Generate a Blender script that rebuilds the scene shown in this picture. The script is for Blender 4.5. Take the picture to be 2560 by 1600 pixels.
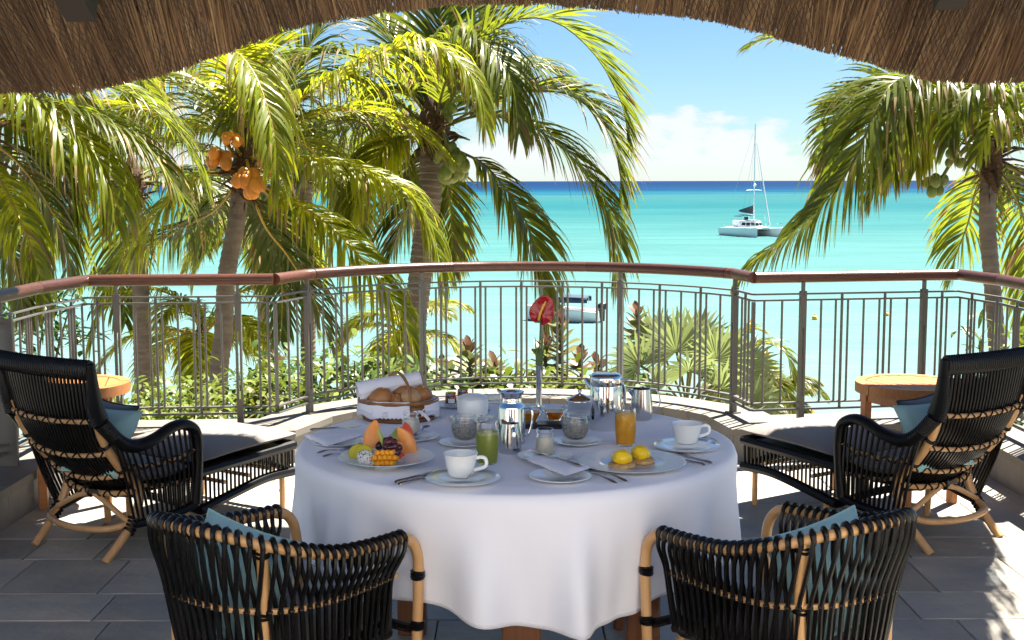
import bpy, bmesh, math, random
from mathutils import Vector, Matrix, noise as mnoise
R = math.radians
V = Vector
sc = bpy.context.scene
for o in list(bpy.data.objects):
    bpy.data.objects.remove(o)
COL = sc.collection
# ------------------------------------------------------------------ camera
FPX, CZ = 3100.0, 1.60
PIT = math.atan(347 / FPX)
cam_d = bpy.data.cameras.new('camera')
cam_d.sensor_width = 36.0
cam_d.lens = FPX / 2560 * 36.0
cam_d.clip_start = 0.05
cam_d.clip_end = 90000
cam = bpy.data.objects.new('camera', cam_d)
COL.objects.link(cam)
cam.location = (0, 0, CZ)
cam.rotation_euler = (R(90) - PIT, R(0.12), 0)
sc.camera = cam
# ------------------------------------------------------------------ sky, sun, exposure
SUN_EL, SUN_AZ = R(61), R(-42)           # azimuth left of the view direction
world = bpy.data.worlds.new('World')
sc.world = world
world.use_nodes = True
nt = world.node_tree
nt.nodes.clear()
wo = nt.nodes.new('ShaderNodeOutputWorld')
bg = nt.nodes.new('ShaderNodeBackground')
bg.inputs['Strength'].default_value = 0.05
sky = nt.nodes.new('ShaderNodeTexSky')
sky.sky_type = 'NISHITA'
sky.sun_disc = False
sky.sun_elevation = SUN_EL
sky.sun_rotation = -SUN_AZ
sky.air_density = 1.0
sky.dust_density = 0.0
sky.ozone_density = 1.4
tc = nt.nodes.new('ShaderNodeTexCoord')
mp = nt.nodes.new('ShaderNodeMapping')
mp.inputs['Scale'].default_value = (12, 12, 34)
mp.inputs['Location'].default_value = (3.1, 0.4, 0.2)
nz = nt.nodes.new('ShaderNodeTexNoise')
nz.inputs['Scale'].default_value = 1.0
nz.inputs['Detail'].default_value = 9
nz.inputs['Roughness'].default_value = 0.58
sep = nt.nodes.new('ShaderNodeSeparateXYZ')
# cumulus towers reach to different heights: the height limit itself varies slowly with direction
mp2 = nt.nodes.new('ShaderNodeMapping')
mp2.inputs['Scale'].default_value = (9, 9, 3)
mp2.inputs['Location'].default_value = (0.35, 0.0, 0.0)
nz2 = nt.nodes.new('ShaderNodeTexNoise')
nz2.inputs['Scale'].default_value = 1.0
nz2.inputs['Detail'].default_value = 3
hm = nt.nodes.new('ShaderNodeMapRange')
hm.inputs['From Min'].default_value = 0.3
hm.inputs['From Max'].default_value = 0.7
hm.inputs['To Min'].default_value = 0.02
hm.inputs['To Max'].default_value = 0.088
sub = nt.nodes.new('ShaderNodeMath'); sub.operation = 'SUBTRACT'
mul = nt.nodes.new('ShaderNodeMath'); mul.operation = 'MULTIPLY_ADD'
mul.inputs[1].default_value = 9.0
add = nt.nodes.new('ShaderNodeMath'); add.operation = 'ADD'
ramp = nt.nodes.new('ShaderNodeMapRange')
ramp.interpolation_type = 'SMOOTHSTEP'
ramp.inputs['From Min'].default_value = 0.675
ramp.inputs['From Max'].default_value = 0.80
lo = nt.nodes.new('ShaderNodeMapRange')
lo.inputs['From Min'].default_value = 0.0
lo.inputs['From Max'].default_value = 0.02
lo.inputs['To Min'].default_value = 0.55
m2 = nt.nodes.new('ShaderNodeMath'); m2.operation = 'MULTIPLY'
m3 = nt.nodes.new('ShaderNodeMath'); m3.operation = 'MULTIPLY'
m3.inputs[1].default_value = 0.85
mix = nt.nodes.new('ShaderNodeMix'); mix.data_type = 'RGBA'
mix.inputs['B'].default_value = (4.2, 4.25, 4.35, 1)
L = nt.links.new
L(tc.outputs['Generated'], mp.inputs['Vector'])
L(tc.outputs['Generated'], mp2.inputs['Vector'])
L(tc.outputs['Generated'], sep.inputs['Vector'])
L(mp.outputs['Vector'], nz.inputs['Vector'])
L(mp2.outputs['Vector'], nz2.inputs['Vector'])
L(nz2.outputs['Fac'], hm.inputs['Value'])
L(hm.outputs['Result'], sub.inputs[0])
L(sep.outputs['Z'], sub.inputs[1])
L(sub.outputs[0], mul.inputs[0])
L(nz.outputs['Fac'], mul.inputs[2])
L(mul.outputs[0], ramp.inputs['Value'])
L(sep.outputs['Z'], lo.inputs['Value'])
L(ramp.outputs['Result'], m2.inputs[0])
L(lo.outputs['Result'], m2.inputs[1])
L(m2.outputs[0], m3.inputs[0])
L(m3.outputs[0], mix.inputs['Factor'])
tint = nt.nodes.new('ShaderNodeMix'); tint.data_type = 'RGBA'; tint.blend_type = 'MULTIPLY'
tint.inputs['Factor'].default_value = 1.0
tint.inputs['B'].default_value = (0.345, 0.455, 0.56, 1)
L(sky.outputs['Color'], tint.inputs['A'])
L(tint.outputs['Result'], mix.inputs['A'])
L(mix.outputs['Result'], bg.inputs['Color'])
L(bg.outputs[0], wo.inputs['Surface'])
sun_d = bpy.data.lights.new('sun', 'SUN')
sun_d.energy = 5.0
sun_d.angle = R(0.53)
sun_d.color = (1.0, 0.94, 0.84)
sun = bpy.data.objects.new('sun', sun_d)
COL.objects.link(sun)
to_sun = V((-math.sin(SUN_AZ) * math.cos(SUN_EL), math.cos(SUN_AZ) * math.cos(SUN_EL), math.sin(SUN_EL)))
sun.rotation_euler = to_sun.to_track_quat('Z', 'Y').to_euler()
sun.location = (-20, 20, 30)
sc.view_settings.view_transform = 'Standard'
sc.view_settings.look = 'None'
sc.view_settings.gamma = 1.0
sc.view_settings.exposure = 2.25
sc.view_settings.use_curve_mapping = False
sc.render.engine = 'CYCLES'

# ------------------------------------------------------------------ helpers
def ray(px, py):
    u = (px - 1280) / FPX; v = -(py - 800) / FPX
    c, s = math.cos(PIT), math.sin(PIT)
    return V((u, c + v * s, v * c - s))
def P(px, py, z):                        # point at height z
    d = ray(px, py); return V((0, 0, CZ)) + d * ((z - CZ) / d.z)
def Q(px, py, Y):                        # point at distance Y
    d = ray(px, py); return V((0, 0, CZ)) + d * (Y / d.y)
def scrx(p):
    c, s = math.cos(PIT), math.sin(PIT)
    return 1280 + FPX * p[0] / (p[1] * c - (p[2] - CZ) * s)
def lerp(a, b, t): return a + (b - a) * t
def smooth(t):
    t = max(0, min(1, t)); return t * t * (3 - 2 * t)
def spline(pts, n=24):                   # Catmull-Rom
    pts = [V(p) for p in pts]
    ext = [pts[0] * 2 - pts[1]] + pts + [pts[-1] * 2 - pts[-2]]
    seg = len(pts) - 1; out = []
    for i in range(n + 1):
        t = i / n * seg; k = min(int(t), seg - 1); f = t - k
        p0, p1, p2, p3 = ext[k:k + 4]
        out.append(0.5 * ((2 * p1) + (p2 - p0) * f + (2 * p0 - 5 * p1 + 4 * p2 - p3) * f * f + (3 * p1 - p0 - 3 * p2 + p3) * f ** 3))
    return out
class Curve:                             # arc-length sampled path
    def __init__(s, pts, n=80):
        s.p = spline(pts, n) if n else [V(q) for q in pts]
        s.c = [0.0]
        for a, b in zip(s.p, s.p[1:]): s.c.append(s.c[-1] + (b - a).length)
        s.L = s.c[-1]
    def at(s, t):
        d = max(0, min(1, t)) * s.L
        lo_, hi = 0, len(s.c) - 1
        while hi - lo_ > 1:
            m = (lo_ + hi) // 2
            if s.c[m] <= d: lo_ = m
            else: hi = m
        f = (d - s.c[lo_]) / max(1e-9, s.c[hi] - s.c[lo_])
        return s.p[lo_].lerp(s.p[hi], f)
    def tan(s, t, e=0.01):
        return (s.at(t + e) - s.at(t - e)).normalized()
class MB:
    def __init__(s): s.v = []; s.f = []; s.mi = []; s.cur = 0
    def face(s, *idx): s.f.append(idx); s.mi.append(s.cur)
    def tube(s, pts, r, n=8, cap=True, flat=1.0, closed=False):
        pts = [V(p) for p in pts]; m = len(pts)
        rs = r if isinstance(r, (list, tuple)) else [r] * m
        base = len(s.v); nrm = None
        for i, p in enumerate(pts):
            if closed: t = pts[(i + 1) % m] - pts[i - 1]
            else: t = pts[min(i + 1, m - 1)] - pts[max(i - 1, 0)]
            t = t.normalized() if t.length > 1e-9 else V((0, 0, 1))
            if nrm is None:
                a = V((0, 0, 1)) if abs(t.z) < 0.9 else V((1, 0, 0))
                nrm = (a - t * a.dot(t)).normalized()
            else:
                q = nrm - t * nrm.dot(t)
                nrm = q.normalized() if q.length > 1e-6 else nrm
            b = t.cross(nrm)
            for k in range(n):
                a = 2 * math.pi * k / n
                s.v.append(p + nrm * (math.cos(a) * rs[i] * flat) + b * (math.sin(a) * rs[i]))
        for i in range(m if closed else m - 1):
            j = (i + 1) % m
            for k in range(n):
                k2 = (k + 1) % n
                s.face(base + i * n + k, base + i * n + k2, base + j * n + k2, base + j * n + k)
        if cap and not closed:
            s.face(*[base + k for k in range(n)][::-1])
            s.face(*[base + (m - 1) * n + k for k in range(n)])
        return s
    def ring(s, c, ax, R_, r, n=12, k=6, sx=1.0):
        ax = V(ax).normalized(); a = V((0, 0, 1)) if abs(ax.z) < 0.9 else V((1, 0, 0))
        u = (a - ax * a.dot(ax)).normalized(); w = ax.cross(u)
        return s.tube([V(c) + u * (math.cos(2 * math.pi * i / n) * R_) + w * (math.sin(2 * math.pi * i / n) * R_ * sx) for i in range(n)], r, k, closed=True)
    def prism(s, poly, z0, z1):
        b = len(s.v); n = len(poly)
        for z in (z0, z1):
            for p in poly: s.v.append(V((p[0], p[1], z)))
        for i in range(n):
            j = (i + 1) % n
            s.face(b + i, b + j, b + n + j, b + n + i)
        s.face(*[b + i for i in range(n)][::-1]); s.face(*[b + n + i for i in range(n)])
        return s
    def box(s, c, sz, rz=0, M=None):
        b = len(s.v); c = V(c); ca, sa = math.cos(rz), math.sin(rz)
        for dz in (-.5, .5):
            for dx, dy in ((-.5, -.5), (.5, -.5), (.5, .5), (-.5, .5)):
                x, y, z = dx * sz[0], dy * sz[1], dz * sz[2]
                q = M @ V((x, y, z)) if M else V((x * ca - y * sa, x * sa + y * ca, z))
                s.v.append(c + q)
        for q in ((3, 2, 1, 0), (4, 5, 6, 7), (0, 1, 5, 4), (1, 2, 6, 5), (2, 3, 7, 6), (3, 0, 4, 7)):
            s.face(*[b + k for k in q])
        return s
    def rbox(s, c, sz, bev, rz=0):       # box with chamfered vertical and top edges
        x, y, z = sz[0] / 2, sz[1] / 2, sz[2] / 2; e = bev
        b = len(s.v); ca, sa = math.cos(rz), math.sin(rz)
        rings = []
        for zz, ins in ((-z, e), (-z + e, 0), (z - e, 0), (z, e)):
            X, Y = x - ins, y - ins
            rg = [(X - e, -Y), (X, -Y + e), (X, Y - e), (X - e, Y), (-X + e, Y), (-X, Y - e), (-X, -Y + e), (-X + e, -Y)]
            rings.append([V((c[0] + px * ca - py * sa, c[1] + px * sa + py * ca, c[2] + zz)) for px, py in rg])
        for rg in rings: s.v += rg
        for i in range(3):
            for k in range(8):
                k2 = (k + 1) % 8
                s.face(b + i * 8 + k, b + i * 8 + k2, b + i * 8 + 8 + k2, b + i * 8 + 8 + k)
        s.face(*[b + k for k in range(8)][::-1]); s.face(*[b + 24 + k for k in range(8)])
        return s
    def lathe(s, prof, n=32, c=(0, 0, 0), sx=1, sy=1):
        b = len(s.v); c = V(c)
        for r, z in prof:
            for k in range(n):
                a = 2 * math.pi * k / n
                s.v.append(c + V((r * math.cos(a) * sx, r * math.sin(a) * sy, z)))
        m = len(prof)
        for i in range(m - 1):
            for k in range(n):
                k2 = (k + 1) % n
                s.face(b + i * n + k, b + i * n + k2, b + (i + 1) * n + k2, b + (i + 1) * n + k)
        if prof[0][0] > 1e-5: s.face(*[b + k for k in range(n)][::-1])
        if prof[-1][0] > 1e-5: s.face(*[b + (m - 1) * n + k for k in range(n)])
        return s
    def ell(s, c, r, n=16, m=10, M=None, nz_=0.0, nf=8.0, pw=1.0):
        b = len(s.v); c = V(c)
        for i in range(m + 1):
            th = math.pi * i / m
            for k in range(n):
                a = 2 * math.pi * k / n
                d = V((math.sin(th) * math.cos(a), math.sin(th) * math.sin(a), math.cos(th)))
                q = V((d.x * r[0], d.y * r[1], d.z * r[2]))
                if nz_: q *= 1 + nz_ * mnoise.noise(d * nf * 0.3 + c * 7)
                s.v.append(c + (M @ q if M else q))
        for i in range(m):
            for k in range(n):
                k2 = (k + 1) % n
                s.face(b + i * n + k, b + (i + 1) * n + k, b + (i + 1) * n + k2, b + i * n + k2)
        return s
    def grid(s, fn, nu, nv, wrap=False):
        b = len(s.v)
        for j in range(nv + 1):
            for i in range(nu if wrap else nu + 1):
                s.v.append(V(fn(i / nu, j / nv)))
        w = nu if wrap else nu + 1
        for j in range(nv):
            for i in range(nu):
                i2 = (i + 1) % w
                s.face(b + j * w + i, b + j * w + i2, b + (j + 1) * w + i2, b + (j + 1) * w + i)
        return s
    def strip(s, pts, ws):               # ribbon: points and half-width vectors
        b = len(s.v)
        for p, w in zip(pts, ws): s.v.append(p - w); s.v.append(p + w)
        for i in range(len(pts) - 1):
            s.face(b + 2 * i, b + 2 * i + 1, b + 2 * i + 3, b + 2 * i + 2)
        return s
    def mesh(s, name, mats, smooth_=True, ang=40):
        me = bpy.data.meshes.new(name)
        me.from_pydata([tuple(p) for p in s.v], [], s.f)
        for m in (mats if isinstance(mats, (list, tuple)) else [mats]): me.materials.append(m)
        if any(s.mi): me.polygons.foreach_set('material_index', s.mi)
        if smooth_:
            me.polygons.foreach_set('use_smooth', [True] * len(s.f))
            if ang: me.set_sharp_from_angle(angle=R(ang))
        me.update()
        return me
    def build(s, name, mats, parent=None, smooth_=True, ang=40, loc=None, rot=None):
        return link(name, s.mesh(name, mats, smooth_, ang), parent, loc, rot)
def link(name, me, parent=None, loc=None, rot=None):
    o = bpy.data.objects.new(name, me)
    COL.objects.link(o)
    if parent: o.parent = parent
    if loc is not None: o.location = loc
    if rot is not None: o.rotation_euler = rot
    return o
def tag(o, label=None, cat=None, group=None, kind=None):
    if label: o['label'] = label
    if cat: o['category'] = cat
    if group: o['group'] = group
    if kind: o['kind'] = kind
    return o
def thing(name, label, cat, loc=(0, 0, 0), rz=0, group=None):
    o = bpy.data.objects.new(name, None)
    o.empty_display_size = 0.1
    COL.objects.link(o)
    o.location = loc; o.rotation_euler = (0, 0, rz)
    return tag(o, label, cat, group)
def copy_tree(o, parent=None):
    kids = [c for c in bpy.data.objects if c.parent == o]
    c = o.copy(); COL.objects.link(c); c.parent = parent
    for k in kids: copy_tree(k, c)
    return c

# ------------------------------------------------------------------ materials
MATS = {}
def mat(name, col, rough=0.5, metal=0.0, spec=0.5, col2=None, nscale=6.0, ndet=4, bump=0.0, bscale=40.0, stretch=None,
        trans=0.0, ior=1.45, rand=0.0, island=0.0, translucent=0.0, sss=0.0, coat=0.0, contrast=0.25, bdet=3, bdist=0.02, sheen=0.0, tcol=None, mid=0.5):
    m = bpy.data.materials.new(name); m.use_nodes = True
    n = m.node_tree.nodes; l = m.node_tree.links.new
    b = n['Principled BSDF']
    b.inputs['Roughness'].default_value = rough
    b.inputs['Metallic'].default_value = metal
    b.inputs['Specular IOR Level'].default_value = spec
    b.inputs['IOR'].default_value = ior
    b.inputs['Transmission Weight'].default_value = trans
    b.inputs['Coat Weight'].default_value = coat
    b.inputs['Sheen Weight'].default_value = sheen
    if sss:
        b.inputs['Subsurface Weight'].default_value = sss
        b.inputs['Subsurface Radius'].default_value = (0.01, 0.006, 0.003)
    tcn = n.new('ShaderNodeTexCoord'); mpn = n.new('ShaderNodeMapping')
    l(tcn.outputs['Object'], mpn.inputs['Vector'])
    if stretch: mpn.inputs['Scale'].default_value = stretch
    src = None
    c4 = (*col, 1)
    if rand or island:
        oi = n.new('ShaderNodeObjectInfo')
        off = n.new('ShaderNodeVectorMath'); off.operation = 'ADD'
        cb = n.new('ShaderNodeCombineXYZ'); k = n.new('ShaderNodeMath'); k.operation = 'MULTIPLY'; k.inputs[1].default_value = 37.0
        l(oi.outputs['Random'], k.inputs[0]); l(k.outputs[0], cb.inputs[0]); l(k.outputs[0], cb.inputs[1])
        l(mpn.outputs['Vector'], off.inputs[0]); l(cb.outputs[0], off.inputs[1])
        vec = off.outputs[0]
    else: vec = mpn.outputs['Vector']
    if col2:
        t = n.new('ShaderNodeTexNoise'); t.inputs['Scale'].default_value = nscale; t.inputs['Detail'].default_value = ndet
        l(vec, t.inputs['Vector'])
        mr = n.new('ShaderNodeMapRange'); mr.inputs['From Min'].default_value = mid - contrast; mr.inputs['From Max'].default_value = mid + contrast
        l(t.outputs['Fac'], mr.inputs['Value'])
        mx = n.new('ShaderNodeMix'); mx.data_type = 'RGBA'
        mx.inputs['A'].default_value = c4; mx.inputs['B'].default_value = (*col2, 1)
        l(mr.outputs['Result'], mx.inputs['Factor'])
        src = mx.outputs['Result']
    if rand or island:
        hs = n.new('ShaderNodeHueSaturation')
        if src: l(src, hs.inputs['Color'])
        else: hs.inputs['Color'].default_value = c4
        if island:
            ge = n.new('ShaderNodeNewGeometry'); rs = ge.outputs['Random Per Island']; amt = island
        else: rs = oi.outputs['Random']; amt = rand
        mv = n.new('ShaderNodeMapRange'); mv.inputs['To Min'].default_value = 1 - amt; mv.inputs['To Max'].default_value = 1 + amt
        l(rs, mv.inputs['Value']); l(mv.outputs['Result'], hs.inputs['Value'])
        if island:
            mh = n.new('ShaderNodeMapRange'); mh.inputs['To Min'].default_value = 0.485; mh.inputs['To Max'].default_value = 0.515
            l(rs, mh.inputs['Value']); l(mh.outputs['Result'], hs.inputs['Hue'])
        src = hs.outputs['Color']
    if src: l(src, b.inputs['Base Color'])
    else: b.inputs['Base Color'].default_value = c4
    if bump:
        t2 = n.new('ShaderNodeTexNoise'); t2.inputs['Scale'].default_value = bscale; t2.inputs['Detail'].default_value = bdet
        l(vec, t2.inputs['Vector'])
        bp = n.new('ShaderNodeBump'); bp.inputs['Strength'].default_value = bump; bp.inputs['Distance'].default_value = bdist
        l(t2.outputs['Fac'], bp.inputs['Height']); l(bp.outputs['Normal'], b.inputs['Normal'])
    if translucent:
        tr = n.new('ShaderNodeBsdfTranslucent')
        if tcol: tr.inputs['Color'].default_value = (*tcol, 1)
        elif src: l(src, tr.inputs['Color'])
        else: tr.inputs['Color'].default_value = c4
        ms = n.new('ShaderNodeMixShader'); ms.inputs[0].default_value = translucent
        l(b.outputs[0], ms.inputs[1]); l(tr.outputs[0], ms.inputs[2])
        l(ms.outputs[0], n['Material Output'].inputs['Surface'])
    MATS[name] = m
    return m
M_stone = mat('slate_paving', (0.235, 0.24, 0.225), 0.5, col2=(0.44, 0.38, 0.295), nscale=2.6, ndet=9, bump=0.7, bscale=12, bdet=9, rand=0.22, contrast=0.2, bdist=0.012)
M_grout = mat('paving_bed', (0.10, 0.095, 0.085), 0.9, col2=(0.06, 0.06, 0.06), nscale=30)
M_kerb = mat('kerb_stone', (0.22, 0.205, 0.18), 0.8, col2=(0.16, 0.15, 0.14), nscale=7, bump=0.3, bscale=60, rand=0.12, bdist=0.006)
M_cap = mat('kerb_cap_stone', (0.185, 0.165, 0.14), 0.75, col2=(0.14, 0.13, 0.11), nscale=5, bump=0.25, bscale=70, rand=0.08, bdist=0.005)
M_rail = mat('varnished_rail_wood', (0.060, 0.020, 0.010), 0.3, col2=(0.115, 0.043, 0.022), nscale=5, ndet=6, stretch=(3, 14, 30), coat=0.12, rand=0.3, bump=0.1, bscale=20)
M_post = mat('grey_painted_steel', (0.115, 0.108, 0.092), 0.42, col2=(0.14, 0.13, 0.112), nscale=3, spec=0.5)
M_cloth = mat('white_linen', (0.80, 0.80, 0.865), 0.85, bump=0.10, bscale=9, bdet=5, sheen=0.2, bdist=0.02)
M_lin = mat('napkin_linen', (0.78, 0.78, 0.845), 0.85, bump=0.25, bscale=35, bdet=4, sheen=0.2, bdist=0.006)
M_ratt = mat('natural_rattan', (0.62, 0.36, 0.16), 0.38, col2=(0.52, 0.28, 0.11), nscale=9, ndet=3, stretch=(4, 4, 1.0), coat=0.2)
M_blk = mat('black_rattan', (0.0035, 0.003, 0.003), 0.3, col2=(0.007, 0.006, 0.005), nscale=25, spec=0.36, bump=0.2, bscale=60, bdist=0.003)
M_wrap = mat('black_wrapped_cord', (0.004, 0.004, 0.0045), 0.42, spec=0.3)
M_teak = mat('teak', (0.46, 0.19, 0.06), 0.45, col2=(0.34, 0.125, 0.036), nscale=4, ndet=6, stretch=(3, 22, 10), rand=0.15)
M_dark = mat('dark_table_wood', (0.10, 0.035, 0.014), 0.32, col2=(0.16, 0.06, 0.022), nscale=4, ndet=6, stretch=(20, 20, 2), coat=0.25)
M_taupe = mat('taupe_canvas', (0.17, 0.148, 0.13), 0.85, bump=0.2, bscale=300, sheen=0.2, bdist=0.002)
M_teal = mat('aqua_cushion', (0.30, 0.50, 0.50), 0.8, bump=0.25, bscale=14, bdet=4, sheen=0.2, bdist=0.015)
M_slateb = mat('slate_blue_cushion', (0.045, 0.065, 0.078), 0.8, bump=0.3, bscale=260, sheen=0.3, bdist=0.002)
M_pipe = mat('dark_piping', (0.02, 0.025, 0.03), 0.7)
M_porc = mat('white_porcelain', (0.76, 0.78, 0.78), 0.08, spec=0.5, coat=0.3)
M_rim = mat('embossed_porcelain', (0.74, 0.76, 0.76), 0.1, spec=0.5, bump=0.5, bscale=110, bdet=2, stretch=(1, 2.5, 1), bdist=0.004)
M_silver = mat('polished_silver', (0.80, 0.79, 0.77), 0.07, metal=1.0, bump=0.04, bscale=18)
M_steel = mat('brushed_steel', (0.62, 0.61, 0.6), 0.16, metal=1.0)
M_glass = mat('clear_glass', (1, 1, 1), 0.0, trans=1.0, ior=1.45)
M_honey = mat('honey', (0.75, 0.19, 0.02), 0.05, trans=0.75, ior=1.4)
M_marm = mat('orange_marmalade', (0.85, 0.30, 0.015), 0.15, trans=0.25, ior=1.4)
M_jam = mat('dark_red_jam', (0.10, 0.008, 0.006), 0.1, coat=0.5)
M_green = mat('green_juice', (0.31, 0.38, 0.025), 0.35, col2=(0.40, 0.46, 0.055), nscale=6, sss=0.3)
M_foam = mat('pale_juice_foam', (0.55, 0.60, 0.32), 0.6, col2=(0.40, 0.48, 0.16), nscale=60, bump=0.3, bscale=120)
M_oj = mat('orange_juice', (0.88, 0.43, 0.006), 0.35, col2=(0.90, 0.48, 0.01), nscale=30, sss=0.3)
M_ojfoam = mat('orange_juice_foam', (0.80, 0.50, 0.10), 0.6, bump=0.3, bscale=120)
M_yog = mat('yoghurt', (0.78, 0.75, 0.64), 0.4, sss=0.2)
M_chia = mat('chia_pudding', (0.52, 0.51, 0.48), 0.5, col2=(0.10, 0.10, 0.10), nscale=330, ndet=1, contrast=0.08, mid=0.56)
M_bread = mat('brown_crust', (0.30, 0.10, 0.025), 0.42, col2=(0.42, 0.19, 0.06), nscale=9, ndet=5, bump=0.3, bscale=50, rand=0.2, coat=0.1, bdist=0.006)
M_bread2 = mat('floury_crust', (0.42, 0.22, 0.09), 0.6, col2=(0.55, 0.36, 0.2), nscale=30, ndet=5, bump=0.4, bscale=80, rand=0.15, bdist=0.005)
M_seed = mat('sesame', (0.62, 0.45, 0.22), 0.6)
M_wick = mat('basket_willow', (0.36, 0.17, 0.055), 0.5, col2=(0.22, 0.09, 0.03), nscale=30, rand=0.25)
M_wickd = mat('dark_willow', (0.12, 0.045, 0.015), 0.55, col2=(0.2, 0.08, 0.03), nscale=25)
M_melon = mat('orange_melon', (0.80, 0.28, 0.06), 0.35, col2=(0.84, 0.36, 0.10), nscale=12, sss=0.25, bump=0.1, bscale=60)
M_mango = mat('mango_flesh', (0.80, 0.27, 0.004), 0.3, col2=(0.84, 0.36, 0.008), nscale=10, sss=0.25)
M_mangoy = mat('mango_skin', (0.80, 0.45, 0.02), 0.4)
M_star = mat('yellow_green_fruit', (0.55, 0.42, 0.02), 0.3, col2=(0.32, 0.36, 0.03), nscale=8)
M_drag = mat('dragon_fruit_flesh', (0.66, 0.66, 0.62), 0.35, col2=(0.02, 0.02, 0.02), nscale=230, ndet=0, contrast=0.04, mid=0.62)
M_grape = mat('dark_grape', (0.05, 0.008, 0.012), 0.2, col2=(0.09, 0.015, 0.02), nscale=20, coat=0.2, rand=0.3)
M_wmel = mat('watermelon_flesh', (0.70, 0.07, 0.04), 0.35, col2=(0.78, 0.14, 0.08), nscale=14, sss=0.2)
M_kiwi = mat('pale_green_fruit', (0.36, 0.42, 0.10), 0.35)
M_holl = mat('hollandaise', (0.80, 0.52, 0.008), 0.22, col2=(0.84, 0.58, 0.02), nscale=12, sss=0.2)
M_muff = mat('toasted_muffin', (0.50, 0.24, 0.07), 0.7, col2=(0.66, 0.44, 0.2), nscale=45, bump=0.4, bscale=110)
M_black = mat('black_tray', (0.012, 0.012, 0.013), 0.35)
M_label = mat('paper_label', (0.72, 0.72, 0.70), 0.7)
M_redl = mat('red_seal', (0.62, 0.04, 0.02), 0.5)
M_red = mat('anthurium_red', (0.29, 0.003, 0.007), 0.18, col2=(0.36, 0.004, 0.009), nscale=16, coat=0.25, bump=0.25, bscale=26)
M_spad = mat('spadix_yellow', (0.80, 0.42, 0.06), 0.5, bump=0.4, bscale=300)
M_stem = mat('flower_stem', (0.07, 0.13, 0.03), 0.4, col2=(0.04, 0.09, 0.02), nscale=20)
M_butter = mat('butter', (0.74, 0.72, 0.64), 0.4)
M_lace = mat('lace_trim', (0.68, 0.68, 0.76), 0.8, bump=0.9, bscale=260, bdist=0.004)
M_straw = mat('thatch_straw', (0.23, 0.14, 0.075), 0.7, col2=(0.09, 0.05, 0.026), nscale=7.0, stretch=(1, .15, .15), island=0.6, spec=0.2)
M_strawb = mat('thatch_core', (0.05, 0.025, 0.012), 0.9, col2=(0.09, 0.045, 0.02), nscale=20, stretch=(6, 1, 1))
M_net = mat('thatch_netting', (0.02, 0.017, 0.015), 0.6)
M_beam = mat('dark_rafter', (0.012, 0.009, 0.007), 0.6, col2=(0.02, 0.014, 0.01), nscale=8, stretch=(1, 6, 6))
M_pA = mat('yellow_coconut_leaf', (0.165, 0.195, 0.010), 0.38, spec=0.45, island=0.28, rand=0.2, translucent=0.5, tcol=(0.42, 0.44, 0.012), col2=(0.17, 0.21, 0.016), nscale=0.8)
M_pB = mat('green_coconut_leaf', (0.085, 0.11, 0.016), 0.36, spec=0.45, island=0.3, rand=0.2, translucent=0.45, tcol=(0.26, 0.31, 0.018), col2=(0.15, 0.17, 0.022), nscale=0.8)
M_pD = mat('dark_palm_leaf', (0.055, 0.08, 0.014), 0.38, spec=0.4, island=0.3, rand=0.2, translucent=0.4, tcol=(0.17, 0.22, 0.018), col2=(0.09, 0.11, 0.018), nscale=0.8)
M_racA = mat('yellow_leaf_stalk', (0.46, 0.29, 0.035), 0.4, col2=(0.36, 0.27, 0.03), nscale=3)
M_racB = mat('green_leaf_stalk', (0.19, 0.18, 0.035), 0.4, col2=(0.13, 0.13, 0.03), nscale=3)
M_nutO = mat('orange_coconut', (0.72, 0.27, 0.025), 0.4, col2=(0.62, 0.20, 0.02), nscale=4, rand=0.15)
M_nutG = mat('green_coconut', (0.13, 0.19, 0.03), 0.38, col2=(0.2, 0.22, 0.05), nscale=4, rand=0.2)
M_fibre = mat('crown_fibre', (0.05, 0.026, 0.013), 0.9, col2=(0.14, 0.08, 0.04), nscale=14, stretch=(1, 1, 4), bump=0.8, bscale=30)
M_shrub = mat('bright_shrub_leaf', (0.19, 0.21, 0.018), 0.4, island=0.3, translucent=0.32, col2=(0.085, 0.14, 0.02), nscale=1.5)
M_shrubd = mat('deep_shrub_leaf', (0.05, 0.10, 0.022), 0.35, island=0.35, translucent=0.25, col2=(0.08, 0.13, 0.02), nscale=1.5)
M_strap = mat('strap_leaf', (0.07, 0.13, 0.022), 0.35, island=0.3, translucent=0.25)
M_fanp = mat('silver_fan_leaf', (0.30, 0.33, 0.19), 0.45, island=0.18, translucent=0.35, tcol=(0.29, 0.35, 0.11), col2=(0.20, 0.25, 0.12), nscale=4)
M_crot = mat('waxy_olive_leaf', (0.17, 0.19, 0.06), 0.4, rand=0.25, translucent=0.2, col2=(0.22, 0.2, 0.08), nscale=6)
M_crotr = mat('reddish_young_leaf', (0.20, 0.075, 0.05), 0.4, rand=0.25, translucent=0.2, col2=(0.14, 0.1, 0.05), nscale=6)
M_wood = mat('shrub_stem', (0.16, 0.11, 0.07), 0.8)
M_hull = mat('white_gelcoat', (0.80, 0.80, 0.79), 0.2)
M_win = mat('tinted_boat_glass', (0.02, 0.03, 0.035), 0.08)
M_navy = mat('navy_canvas', (0.025, 0.045, 0.085), 0.8)
M_gsail = mat('grey_sail_cover', (0.06, 0.065, 0.07), 0.8)
M_blue = mat('blue_antifouling', (0.02, 0.15, 0.26), 0.4)
M_motor = mat('black_outboard', (0.012, 0.012, 0.014), 0.3)
M_buoy = mat('yellow_buoy', (0.80, 0.48, 0.06), 0.4)
M_groof = mat('grey_weathered_roof', (0.34, 0.33, 0.31), 0.8, col2=(0.27, 0.26, 0.25), nscale=6)
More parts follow.
